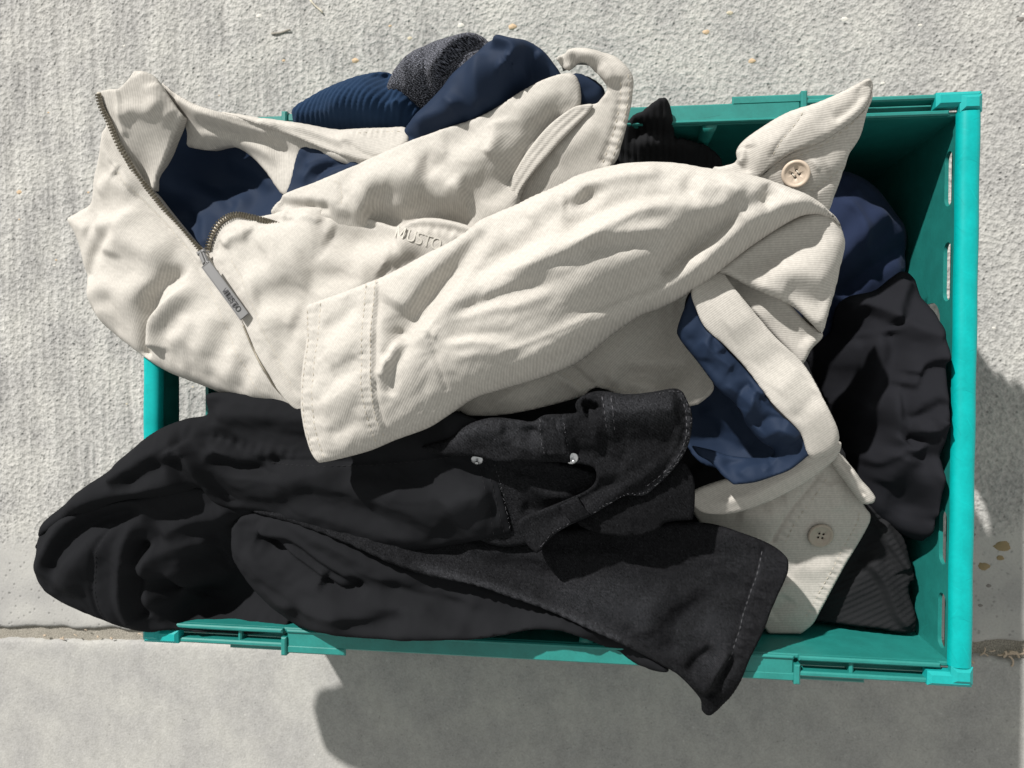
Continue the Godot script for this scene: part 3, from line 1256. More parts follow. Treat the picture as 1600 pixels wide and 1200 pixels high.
func zip_pull(parent: Node3D, a: Vector3, b: Vector3) -> void:
	var along := (b - a).normalized()
	var up := Vector3(0.02, 1, -0.06).normalized()
	var bs := basis_on(up, along)
	var mid := (a + b) * 0.5
	var st := SurfaceTool.new()
	st.begin(Mesh.PRIMITIVE_TRIANGLES)
	st.set_smooth_group(-1)
	var ln := a.distance_to(b)
	box_into(st, Transform3D(bs, mid + up * 0.0012), Vector3(ln, 0.0016, 0.0076), 0.0004)
	st.generate_normals()
	var pull := put(parent, "zip_pull", st.commit(), M.pull)
	rim_of(pull, bs, mid + up * 0.0020, ln, 0.0076)
	var t := TextMesh.new()
	t.font = SystemFont.new()
	t.font.font_names = PackedStringArray(["Droid Sans"])
	t.font.font_weight = 700
	t.text = "MUSTO"
	t.font_size = 24
	t.pixel_size = 0.00025
	t.depth = 0.0003
	# letters run down the pull, their feet towards the left front
	var tb := Basis(along, -bs.z if bs.z.dot(Vector3(1, 0, -1)) < 0 else bs.z, up)
	tb = Basis(along, up.cross(along), up)
	put(pull, "lettering", t, M.ink, Transform3D(tb * Basis.from_scale(Vector3(0.92, 1.0, 1.0)), mid + along * ln * 0.15 + up * 0.0020))
	# ring and slider
	var ring := TorusMesh.new()
	ring.inner_radius = 0.0011
	ring.outer_radius = 0.0021
	ring.rings = 20
	ring.ring_segments = 8
	put(pull, "pull_ring", ring, M.pull, Transform3D(bs * Basis.from_scale(Vector3(1.25, 1, 0.95)), a - along * 0.0014 + up * 0.0012))
	var ss := SurfaceTool.new()
	ss.begin(Mesh.PRIMITIVE_TRIANGLES)
	ss.set_smooth_group(-1)
	var dir := Vector3(0.42, 0, 0.9).normalized()
	var sb := basis_on(Vector3(0, 1, -0.1).normalized(), dir)
	var at := a - along * 0.0085 + Vector3(-0.0006, -0.0004, 0)
	box_into(ss, Transform3D(sb, at), Vector3(0.0105, 0.0026, 0.0052), 0.0009)
	box_into(ss, Transform3D(sb, at + Vector3(0, 0.0019, 0)), Vector3(0.0098, 0.0016, 0.0017), 0.0005)
	box_into(ss, Transform3D(sb, at - dir * 0.0042), Vector3(0.003, 0.0028, 0.0066), 0.0009)
	ss.generate_normals()
	put(parent, "zip_slider", ss.commit(), M.pull)


func rim_of(parent: Node, bs: Basis, at: Vector3, ln: float, wd: float) -> void:
	var st := SurfaceTool.new()
	st.begin(Mesh.PRIMITIVE_TRIANGLES)
	st.set_smooth_group(-1)
	for e in [-1.0, 1.0]:
		box_into(st, Transform3D(bs, at + bs.z * e * (wd * 0.5 - 0.0004)), Vector3(ln, 0.0006, 0.0008), 0.0002)
		box_into(st, Transform3D(bs, at + bs.x * e * (ln * 0.5 - 0.0004)), Vector3(0.0008, 0.0006, wd - 0.0018), 0.0002)
	st.generate_normals()
	put(parent, "raised_edge", st.commit(), M.pull)


func button(parent: Node3D, s: Dictionary, x: float, z: float, r: float, turn: float) -> void:
	var up := normal_on(s, x, z, 0.006)
	var at := on(s, x, z) + up * 0.0006
	var bs := basis_on(up, Vector3(cos(turn), 0, sin(turn)))
	var c := CSGCombiner3D.new()
	c.name = "button"
	parent.add_child(c, true)
	c.transform = Transform3D(bs, at)
	var body := CSGPolygon3D.new()
	body.name = "disc"
	body.mode = CSGPolygon3D.MODE_SPIN
	body.spin_sides = 40
	body.smooth_faces = true
	var k := r / 0.0088
	body.polygon = PackedVector2Array([Vector2(0, 0), Vector2(0.0074, 0), Vector2(0.0085, 0.0006), Vector2(0.0088, 0.0013), Vector2(0.0086, 0.0021), Vector2(0.0079, 0.0026), Vector2(0.0071, 0.0025), Vector2(0.0064, 0.0019), Vector2(0.0059, 0.0016), Vector2(0, 0.0015)])
	var pl := PackedVector2Array()
	for p in body.polygon: pl.append(p * Vector2(k, 1.0))
	body.polygon = pl
	body.material = M.button if turn > 0.5 else M.button_dull
	c.add_child(body)
	for q in [[-1, -1], [1, -1], [1, 1], [-1, 1]]:
		var h := CSGCylinder3D.new()
		h.name = "hole"
		h.operation = CSGShape3D.OPERATION_SUBTRACTION
		h.radius = 0.00085
		h.height = 0.008
		h.sides = 12
		h.position = Vector3(q[0] * 0.00155, 0.001, q[1] * 0.00155)
		h.material = M.hole
		c.add_child(h, true)
	if turn > 0.5:
		# thread through the holes
		for e in [-1.0, 1.0]:
			var path := PackedVector3Array()
			for i in 7:
				var t := lerpf(-1.0, 1.0, i / 6.0)
				path.append(at + bs * Vector3(t * 0.0013, 0.0019 - 0.0012 * t * t * t * t, e * 0.00155))
			put(parent, "button_thread", tube_mesh(path, 0.0005, 6), M.thread)


func rivet(parent: Node3D, s: Dictionary, x: float, z: float) -> void:
	var up := (normal_on(s, x, z, 0.005) + Vector3(0, 0.4, 0.5)).normalized()
	var at := on(s, x, z)
	var o := put(parent, "rivet", lathe(PackedVector2Array([Vector2(0, 0.0009), Vector2(0.0032, 0.0009), Vector2(0.0040, 0.0006), Vector2(0.0043, 0.0)]), 24), M.rivet, Transform3D(basis_on(up, Vector3.RIGHT), at))
	put(o, "post", lathe(PackedVector2Array([Vector2(0, 0.0042), Vector2(0.0011, 0.0042), Vector2(0.0014, 0.0036), Vector2(0.0013, 0.0026), Vector2(0.0010, 0.0009)]), 16), M.rivet)


func embroidery(s: Dictionary, text: String, a: Vector2, b: Vector2) -> void:
	# raised letters sewn on the chest, each laid on the cloth where it stands
	var font := SystemFont.new()
	font.font_names = PackedStringArray(["Droid Sans"])
	var dir := (b - a).normalized()
	var adv := 0.0
	var widths: Array = []
	for ch in text:
		var w := font.get_string_size(ch, HORIZONTAL_ALIGNMENT_LEFT, -1, 32).x
		widths.append(w)
		adv += w
	var px := a.distance_to(b) / adv
	var run := 0.0
	for i in text.length():
		var c: Vector2 = a + dir * (run + widths[i] * 0.5) * px
		run += widths[i]
		var t := TextMesh.new()
		t.font = font
		t.text = text[i]
		t.font_size = 32
		t.pixel_size = px * 1.04
		t.depth = 0.0005
		var up := normal_on(s, c.x, c.y, 0.005)
		var x := Vector3(dir.x, 0, dir.y)
		x = (x - up * x.dot(up)).normalized()
		put(s.node, "embroidered_letter", t, M.cotton_plain, Transform3D(Basis(x, up.cross(x), up), on(s, c.x, c.y) + up * 0.0002))


# ---------------------------------------------------------------- the clothes
func build_clothes() -> void:
	var under_cloth := thing("dark_garment", "black crumpled garment lying lowest in the crate under all the other clothes", "garment")
	var s_floorcloth := sheet(under_cloth, "body", M.black_knit, {"o": [-250,-170,70,6,-100,-176,70,6,60,-176,85,6,180,-174,60,6,262,-160,45,6,268,-60,40,6,268,60,60,6,262,160,75,6,150,176,90,6,40,177,110,6,-80,177,115,6,-200,175,90,6,-265,150,80,6,-268,0,70,6], "c": [80.8,-1.7,120,-78.5,-0.4,120,154.6,-201.3,120,82.4,198.3,125],
		"f": [[0, 12, 14, 8, 0.2, 0.2, [69.2,-199.7,129.6,-199.4,186.5,-195.3]],
			[0, 10, 12, 8, 0.2, 0.2, [-23.5,214.7,56.7,213.1,108.5,207.1]]], "g": 4, "w": [[2.28, 60, 20, 2, 5], [0.76, 22, 60, 2, 6]], "slack": [0.05, 0.05, 0, 40, 0.01, 8], "sk": 20})
	var navy_top := thing("navy_garment", "navy jersey garment bunched against the end wall beside the button tab", "garment")
	var s_navy := sheet(navy_top, "body", M.navy_jersey, {"o": [199.4,-168.4,140,12,226.9,-168,142,12,241.4,-165.3,140,12,257.5,-156.2,136,12,273,-139.2,132,12,284.8,-122.2,128,12,285,-104.4,126,12,285,-89.9,124,12,277.2,-68.1,120,12,250.5,-43.5,115,12,227.8,-23.2,110,12,203.1,-52.7,130,12,190.8,-101.1,140,12], "c": [227.4,-130.9,158,253.9,-113.7,146,226.2,-89.9,148],
		"f": [[0, 7, 9, 7, 0.2, 0.1, [217.8,-85.5,238.1,-111.8,262.8,-134.1]],
			[0, -5, 6, 6, 0.2, 0.1, [225.2,-67,251.2,-90.5,283.1,-111.5]],
			[0, 4, 5, 8, 0.1, 0.2, [234.6,-151.9,249.4,-132.5,284.9,-120.3]],
			[0, 4, 4, 4, 0.2, 0.2, [223.7,-141.2,237.3,-128.9,244.6,-99.3]],
			[1, -2, 2, 2, 0.1, 0.1, [281.4,-124.9,283.3,-109.1,280.1,-92.1]]], "soft": 1, "g": 2, "w": [[1.14, 40, 60, 2, 8], [0.6, 12, 60, 2, 9]], "slack": [0.02, 0.01, 60, 60, 0.01, 6], "sk": 60, "t": 40})
	var knit := thing("ribbed_knit", "black ribbed knit garment in the near corner of the crate under the lower button tab", "garment")
	var s_knit := sheet(knit, "body", M.black_knit, {"o": [173.5,167,120,4,193.5,135.5,140,4,218.7,93.3,150,4,239.2,84.1,158,4,257.9,91,156,4,273.2,109,154,4,279.2,129,153,4,282.4,141,152,4,279,148.3,152,4,285,181,150,4,257.4,181,148,4,222.7,181,140,4,191.6,181,130,4], "c": [246.9,140.6,150,226.5,173,142],
		"f": [[0, 6, 8, 3, 0.15, 0.15, [244.1,125,259.4,142.2,270.8,168.3,282.8,179.9]],
			[0, 5, 3, 7, 0.1, 0.1, [257.5,96.9,267.3,115.1,276.9,134.9]],
			[1, 2.5, 2, 1, 0, 0, [248.8,91.2,262,115.3,283.3,142.4]],
			[0, -4, 5, 5, 0.2, 0.2, [225.7,157.6,244.1,125,254.1,101]]], "g": 1.5, "rib": [1.1, 4.2, 60, 0.01], "w": [[1.14, 40, 30, 1.5, 18], [1.03, 32.0, 30, 2.4, 318, 1]], "sk": 60, "t": 40})
	var sweat := thing("sweatshirt", "black fleece sweatshirt with seams crumpled along the end wall of the crate", "sweatshirt")
	var s_sweat := sheet(sweat, "body", M.jersey, {"o": [213.9,-33.5,110,9,227.6,-42.8,128,9,224.1,-60.1,160,9,229.8,-67.7,168,9,246.9,-71.8,172,9,258.1,-80.9,172,9,268.3,-86,170,9,275.3,-79.1,170,9,276,-66.3,180,9,279.3,-57.4,189,9,280.9,-47.9,200,9,282.2,-34.5,209,9,282.2,-4.8,211,9,282.4,33.4,211,9,282.8,55.1,208,9,283.6,82.8,197,9,283.7,103.8,185,9,283.5,112,160,9,266.4,104.6,158,9,247.6,88.2,160,9,236.7,59,150,9,230.6,22.4,120,9,221.9,-7.8,105,9], "c": [237.9,-31.4,172,264.8,-22.1,188,236.2,15,165,260.4,22,196,257.3,50.1,182,241.1,52.4,165,278.9,48.5,192,278.6,82.9,172,230.9,-3.1,135],
		"f": [[0, 8, 6, 3, 0.1, 0.15, [227.4,-56.7,239,-60.4,251.6,-54.1,254.4,-44.7]],
			[0, -7, 4, 6, 0.05, 0.2, [254.2,-42.4,255.9,-22.1,248.2,13.7,250.2,46.2]],
			[0, -8, 4, 5, 0.1, 0.2, [239.3,-41,240.6,-13,227.6,14.4]],
			[0, 7, 8, 4, 0.15, 0.1, [254.7,-47,259.8,-63.1,268.2,-79.1]],
			[0, 9, 8, 3, 0.15, 0.1, [261.4,0,267.5,-17.6,277.8,-21.9,282.7,-18.4]],
			[0, -6, 4, 4, 0.05, 0.1, [262.7,-13.2,258.9,4.4,261,17.4,269.3,16.1,281.1,5.8]],
			[0, 7, 5, 3, 0.1, 0.1, [262.5,27.3,274.5,28.1,281,20.5]],
			[1, -5, 1.5, 2, 0.05, 0.05, [261.9,31.1,268.7,32.4,276.8,27.9,281.1,22.2]],
			[0, 10, 5, 10, 0.1, 0.1, [264,35.6,273.6,55.6,289.9,87.9]],
			[0, -6, 3, 5, 0.1, 0.1, [267.8,40,276.2,59.7,292.5,87.5]],
			[0, 7, 9, 3, 0.1, 0.1, [233.7,46.5,245.6,51.5,254.1,44.8,263.2,34.7]],
			[0, 6, 8, 8, 0.2, 0.2, [252.8,70.4,258,54.8,262.1,42.8]],
			[0, 6, 5, 5, 0.2, 0.2, [259.7,-49,267.6,-41.8,281.6,-35.4]],
			[0, 5, 5, 5, 0.2, 0.2, [251,-4.1,252.8,13.4,255.2,41]],
			[1, -2, 1.2, 1.2, 0.05, 0.05, [274.2,26.3,273.6,18.9]],
			[0, 5, 4, 5, 0.2, 0.2, [242,5.3,234.9,24.1,239.6,43.3]]], "g": 1.6, "w": [[0.84, 30, 70, 1.8, 28], [0.5, 10, 70, 2, 29]], "slack": [0.024, 0.01, 10, 70, 0.006, 6], "sk": 50, "t": 40})
	var neck := thing("ribbed_collar", "black ribbed knit cuff sticking up at the far wall beside the stitched jacket hem", "garment")
	var s_neck := sheet(neck, "body", M.black_knit, {"o": [44.8,-169.8,190,5,69.6,-191.8,202,5,77,-194.6,206,5,85.5,-199.3,212,5,91.8,-201.9,214,5,96.6,-198.5,208,5,102.4,-181,196,5,106.9,-181,186,5,117.9,-181,176,5,127.8,-179.4,170,5,139.4,-169.6,160,5,136.3,-149.1,150,5,87.3,-136.1,170,5,49.5,-144.2,180,5], "c": [85.1,-187,204,99.8,-177.5,186],
		"f": [[0, -7, 4, 5, 0.1, 0.1, [69.7,-184.9,90,-181,104.6,-182.6]],
			[0, 5, 6, 6, 0.2, 0.2, [72.1,-179,100,-174.7,124.5,-173.8]]], "g": 1.3, "rib": [1.7, 4.6, 12, 0.05], "w": [[0.76, 30, 20, 1.5, 38], [0.68, 24.0, 20, 2.4, 338, 1]], "sk": 60, "t": 40})
	var rib_sleeve := thing("ribbed_cuff", "navy ribbed knit cuff hanging over the far rim of the crate", "garment")
	var s_ribcuff := sheet(rib_sleeve, "body", M.navy_rib, {"o": [-178.1,-201.9,216,11,-170.5,-207.9,219,11,-143.1,-216.9,224,11,-116,-223.5,226,11,-99.1,-222.9,228,11,-87.1,-215.7,228,11,-74.8,-203.4,226,11,-71.1,-186.8,222,11,-86,-177.3,218,11,-104.8,-179.3,218,11,-134,-183.6,216,11,-163.8,-188.1,214,11,-175.6,-191.3,214,11], "c": [-136.2,-195.7,236,-111.8,-195.6,240,-93.7,-194.9,240],
		"f": [[0, -7, 6, 8, 0.1, 0.1, [-102.6,-222.3,-98,-203.6,-93.7,-191.6,-84.1,-184]],
			[0, 4, 5, 5, 0.2, 0.2, [-92.8,-199.3,-90.4,-188.6,-84.5,-182.3]]], "g": 1.1, "rib": [1.5, 4.4, 10, -0.12], "w": [[0.57, 25, 20, 1.5, 48], [0.51, 20.0, 20, 2.4, 348, 1]], "sk": 40, "t": 40})
	var heather := thing("heather_garment", "dark grey heather jersey rolled over between the navy ribbed cuff and the jacket lining", "garment")
	var s_heather := sheet(heather, "body", M.heather, {"o": [-100.3,-207.5,236,10,-94,-216.8,242,10,-86.6,-223.5,246,10,-73.8,-230.6,248,10,-60.4,-234.6,249,10,-49.8,-236.6,250,10,-36,-237.5,250,10,-26.5,-233.3,250,10,-21.7,-223,248,10,-27.2,-205.1,240,10,-56,-188.8,228,10,-83.9,-194.9,226,10,-96.6,-200.7,230,10], "c": [-72.6,-211.1,252,-54.8,-213.7,254,-41.6,-220.6,256],
		"f": [[1, -3.5, 2, 3, 0, 0.1, [-67.9,-228.5,-66.1,-214.3,-67,-201.4,-59.7,-192]],
			[0, 6, 5, 4, 0.15, 0.15, [-64.3,-204.2,-54.6,-217.5,-42.1,-229.1,-29.8,-231.4]],
			[0, -6, 5, 5, 0.2, 0.1, [-56.5,-203.9,-50.6,-213.6,-35.7,-224.7,-23.6,-226.7]],
			[0, 3, 3, 3, 0.2, 0.2, [-77.9,-225.3,-82,-213.5,-81.6,-200.6]],
			[1, 1.5, 1, 1, 0.1, 0.1, [-51,-210.2,-43.9,-217,-29.7,-224.1]]], "g": 1.3, "w": [[0.57, 30, 60, 1.5, 58], [0.51, 24.0, 60, 2.4, 358, 1]], "sk": 40, "t": 75, "a": 5})
	var jacket := thing("jacket", "beige cotton jacket with navy lining and half open zip heaped on top of the crate", "jacket")
	var s_lining_in := sheet(jacket, "lining", M.nylon, {"o": [-327.5,-188.3,208,3,-311.4,-208.3,212,3,-285.4,-207.3,212,3,-256.9,-195.6,208,3,-204.2,-190.1,212,3,-158.9,-177.7,214,3,-108.2,-163.3,222,3,-117.6,-147.7,222,3,-165.3,-125.9,222,3,-201.3,-108.8,218,3,-238.4,-91.2,214,3,-262.2,-101.9,208,3,-298.5,-138.2,200,3], "c": [-280,-154.7,211,-274.8,-173.7,211,-286.4,-145.7,209,-265,-187.1,210,-263.3,-169.4,186,-309,-174,196,-314.4,-185.4,200,-237.7,-162.2,176,-205.4,-153.5,188,-246.3,-134.2,190,-269.8,-135.6,186],
		"f": [[0, 6, 7, 8, 0.2, 0.2, [-283.1,-145.9,-266.6,-146.8,-250.7,-145.1,-215.1,-140.6]],
			[0, 5, 6, 5, 0.2, 0.2, [-273.2,-135,-257.5,-129.8,-243,-101.5]],
			[0, 4, 6, 6, 0.2, 0.2, [-244.4,-175.5,-217.3,-164.4,-196.8,-146.6]],
			[0, -4, 5, 5, 0.2, 0.2, [-266.7,-154.8,-257,-156.7,-229.8,-133.6]]], "g": 2, "w": [], "slack": [0.015, 0.01, 20, 50, 0.01, 5]})
	var s_lining_back := sheet(jacket, "lining", M.nylon, {"o": [-163.6,-171.6,226,2,-138,-165.7,231,2,-110,-158.5,238,2,-103.2,-151.2,238,2,-141.5,-138.6,234,2,-175.6,-130.8,226,2,-174,-146.8,222,2], "c": [-143.4,-155.6,229],
		"f": [[1, 3, 3, 3, 0.2, 0.2, [-163.7,-143.4,-153.7,-155.6,-132.7,-158.9]],
			[1, -3, 3, 3, 0.2, 0.2, [-155.7,-144.9,-143.3,-154.7,-122.3,-154.2]],
			[1, 2.5, 2.5, 2.5, 0.2, 0.2, [-147.5,-144.1,-135.1,-152.3,-117.3,-152]],
			[1, 2, 3, 2, 0.2, 0.2, [-161.6,-157.2,-148.6,-160.6,-138,-161.3]]], "g": 1.3, "w": [], "slack": [0.02, 0.01, 60, 50, 0.01, 3.4]})
	var s_collar_back := sheet(jacket, "collar", M.cotton, {"o": [-274,-223.2,222,2,-263.7,-215.5,224,2,-245.5,-205.2,226,2,-224.7,-197.7,228,2,-199.3,-190.7,230,2,-175.8,-182.3,231,2,-138.4,-165.6,236,2,-108.7,-155.6,242,2,-117.6,-152.2,236,2,-145.8,-163.4,229,2,-162.7,-169.7,226,1,-169.6,-154.6,222,2,-176.7,-139.5,218,2,-185.4,-142.1,214,2,-197.6,-157.5,210,2,-212.7,-172.4,207,2,-226.3,-178.9,206,2,-246.9,-178,203,2,-263,-180.9,203,2,-268.2,-182.5,203,2,-264.2,-193.4,208,2,-270,-206.7,212,2], "c": [-232.2,-187.5,216,-201.3,-181.1,218,-182.1,-169.2,217,-245.6,-194,219],
		"f": [[0, 4, 4, 5, 0.1, 0.1, [-266,-213.2,-243.1,-199.1,-218.9,-191.1,-183.7,-179.1]],
			[0, -3, 4, 4, 0.2, 0.2, [-253.4,-193.5,-227.1,-187.3,-190.8,-177.1,-167.3,-164.8]],
			[0, 3, 4, 4, 0.2, 0.2, [-256.7,-187.3,-229.6,-183.6,-198.7,-172.7,-182.5,-159.3]],
			[1, -1.5, 1, 1, 0.05, 0.05, [-267.6,-215.4,-227,-195.9,-182.2,-181.8,-142.1,-164.5]]], "soft": 1, "g": 1.5, "w": [[0.38, 30, 20, 2, 66]], "th": 1.5})
	var s_collar_out := sheet(jacket, "collar_band", M.twill, {"o": [-228.8,-200.2,224,4,-196.9,-193.8,227,4,-162.4,-187.4,229,4,-131.5,-181.6,231,4,-100.3,-181.2,233,4,-84.2,-179.6,235,4,-82.8,-165.8,240,4,-108.7,-154.7,242,4,-137.6,-163.7,238,4,-174,-179.2,235,4,-201.7,-189.2,232,4], "c": [-125.4,-170.7,240,-164.6,-181.5,235],
		"f": [[0, 3, 4, 4, 0.1, 0.1, [-195.8,-190.7,-155.8,-180.4,-120.6,-167.2]],
			[1, -2, 1.5, 1.5, 0, 0, [-125.3,-168.9,-112.2,-160.3,-102.1,-157.3]],
			[2, 0.5, 4, 4, 0.1, 0.1, [-122.5,-178.2,-104.1,-176.7,-88,-176.9], 4.2],
			[0, -2, 3, 3, 0.1, 0.1, [-184.6,-183.9,-154.9,-175.6,-124.9,-162.4]]], "g": 1.3, "a": 80, "sk": 20, "t": 10.4})
	stitches(s_collar_out, M.thread, [[-119.2,-175.8,-104.1,-176.7,-87.5,-176.3]])
	var s_collar_left := sheet(jacket, "collar", M.cotton, {"o": [-313.3,-213.1,235,2,-306,-214.7,236,2,-297.3,-214.9,237,2,-289.1,-221.1,238,2,-285.1,-225.9,238,2,-279,-226.4,236,2,-270.9,-222.7,234,2,-266.7,-216.4,232,2,-262,-208.6,230,2,-256.3,-199.9,228,2,-253.5,-196.3,226,1,-260.9,-188,222,2,-266.2,-180.3,220,2,-274,-166,218,2,-279.8,-156,217,2,-283.8,-144.5,218,2,-297.7,-158.2,214,2,-299.6,-167.6,222,2,-302.8,-177.1,227,2,-307.6,-192.4,231,2,-311.5,-205.5,234,2], "k": [10], "c": [-279.5,-204.6,233,-290.9,-196.5,231,-284.9,-175.9,221,-268.4,-192.3,227],
		"f": [[0, 3, 6, 4, 0.1, 0.1, [-301.7,-192.3,-290.3,-198.9,-278.6,-198,-267.5,-205.8,-271.7,-218.8]],
			[1, 2, 1.5, 1.5, 0.05, 0.1, [-298.5,-214.2,-298.2,-204.9,-298.8,-192.3,-298,-181.6]],
			[0, 3, 7, 5, 0.1, 0.1, [-281.9,-225.3,-275.5,-213.4,-269.8,-201.4,-262,-192.6]]], "soft": 1, "g": 1.3, "w": [[0.19, 30, 60, 2, 68]], "th": 1.6})
	var s_left_front := sheet(jacket, "front_panel", M.cotton, {"o": [-312.6,-212.7,236,2,-310.3,-201.4,235,1.5,-306.2,-191.7,233,1.5,-300.7,-176.2,230,1.5,-295.2,-165.2,227,1.5,-289.4,-154.3,225,1.5,-280.6,-143.2,223,1.5,-271.1,-131,222,1.5,-260,-118.5,222,1.5,-248.9,-106.9,223,1.5,-236.3,-96.1,225,1,-222.3,-76,228,1,-203.6,-44.2,233,1,-192.5,-21.3,236,1,-177.7,1.2,237,1,-163,16.5,236,1,-155.3,27.8,234,1,-165.5,20.5,230,4,-183.6,18.3,224,9,-203.7,14.9,221,9,-223.6,9.6,219,9,-240.8,3.2,217,9,-262.1,-4.3,218,9,-278,-10.4,217,9,-294.3,-19.5,215,9,-309.5,-28.3,211,9,-326.1,-36.9,203,9,-340.4,-49,201,9,-350,-59.6,199,9,-352.7,-77.2,199,9,-360.8,-102.2,196,9,-368.2,-116.1,192,9,-376.2,-131.8,188,8,-361.8,-137.4,196,9,-346.7,-142.6,203,9,-339.9,-157.9,210,9,-331.3,-171.1,216,9,-321.2,-185.3,222,9,-316.3,-198.4,228,9,-316.8,-209.8,233,9], "k": [16,32], "c": [-295.6,-127.4,228,-268.6,-93.8,231,-305,-76.6,222,-270.6,-47.5,228,-231.2,-46.8,236,-226.9,-19.4,235,-198.3,3.3,234,-309.9,-143.2,222,-296.9,-151.4,226],
		"f": [[0, 3.9, 8, 8, 0.15, 0.25, [-333.1,-146.2,-316.5,-151,-300,-146.9,-287.5,-139.7]],
			[0, -1.9, 9.2, 8, 0.3, 0.3, [-352,-134.3,-312.4,-127.1,-286.4,-127.5]],
			[0, 3.9, 6.9, 6.9, 0.2, 0.2, [-338.3,-122.6,-312.1,-118.4,-297.8,-122.8,-296.3,-132.4]],
			[0, -5.5, 5.8, 8, 0.1, 0.15, [-349.6,-79.4,-340.9,-98.3,-326.3,-109,-301.5,-117.4]],
			[0, 6.2, 13.8, 10.3, 0.1, 0.25, [-315.9,-93.7,-308.6,-108.6,-287.3,-103.7,-259.1,-88.2]],
			[0, 5.5, 9.2, 9.2, 0.1, 0.3, [-350.1,-64.6,-324.5,-72,-299.6,-66,-274,-71.6,-257.7,-79.7]],
			[0, -3.1, 9.2, 9.2, 0.3, 0.3, [-337.8,-64,-297.2,-59.4,-263.5,-66.8]],
			[0, 4.7, 8, 10.3, 0.1, 0.3, [-340.4,-51.9,-308.2,-57.9,-285,-53.4]],
			[0, -9, 6.9, 4, 0.05, 0.2, [-288.9,-19.5,-285.1,-38.4,-279,-56.9,-268.7,-70.6,-245.4,-86.9]],
			[0, 9, 4, 10.3, 0.05, 0.3, [-279.7,-25.1,-277,-42.9,-267,-53,-250.6,-65.7,-239.5,-75.1]],
			[0, -1.9, 6.9, 6.9, 0.3, 0.3, [-282,-26.6,-263.8,-40.4,-247.4,-56.3,-234.2,-70.3]],
			[0, 3.1, 6.9, 6.9, 0.2, 0.2, [-265.3,-28.8,-247.3,-37.8,-241.8,-51.6]],
			[0, 2.3, 8, 8, 0.2, 0.2, [-244.5,-19.4,-231,-33.1,-227.5,-56.2]],
			[0, -1.9, 6.9, 6.9, 0.2, 0.2, [-234,-14.8,-218.8,-26.3,-217.4,-46.9]],
			[0, 2.3, 5.8, 5.8, 0.2, 0.2, [-221.3,-1,-209.5,-14.9,-210.9,-28.6]],
			[0, -1.6, 5.8, 5.8, 0.2, 0.2, [-211.3,4.5,-199.5,-5.8,-202.1,-19.5]],
			[0, 3.9, 5.8, 5.8, 0.1, 0.2, [-373.4,-130.9,-356.3,-123.8,-342.6,-117.2]],
			[1, -1.6, 0.9, 0.9, 0.03, 0.1, [-310.5,-165.5,-299.4,-146.9,-284.8,-133.4,-266.7,-115.4,-248.5,-96.1,-233.9,-75.1]],
			[0, 1.3, 3, 3, 0.03, 0.03, [-302.3,-160.1,-291.4,-145.8,-274.4,-128,-255.6,-109.7,-237.3,-88.4]],
			[0, 4, 4, 9.2, 0.1, 0.1, [-318.2,-190.1,-313.7,-171.3,-302.6,-156.5]],
			[0, -1.6, 6.9, 6.9, 0.3, 0.3, [-336.4,-151.4,-317,-159,-302.7,-154.1]]], "soft": 1, "g": 1.5, "w": [[0.61, 34, 60, 1.8, 71], [0.4, 11, 50, 2, 72]], "slack": [0.010, 0.006, 35, 70, 0.006, 5.5], "sk": 30, "a": 30, "t": 10.4})
	stitches(s_left_front, M.thread, [[-304.9,-157.6,-290.3,-141.1,-270,-120.3,-250.9,-100], [-233.9,-75.1,-220.1,-51.5,-209.5,-28.6,-194.3,-1.3,-186.7,12.6]], 2.2, 1.0, 0.4)
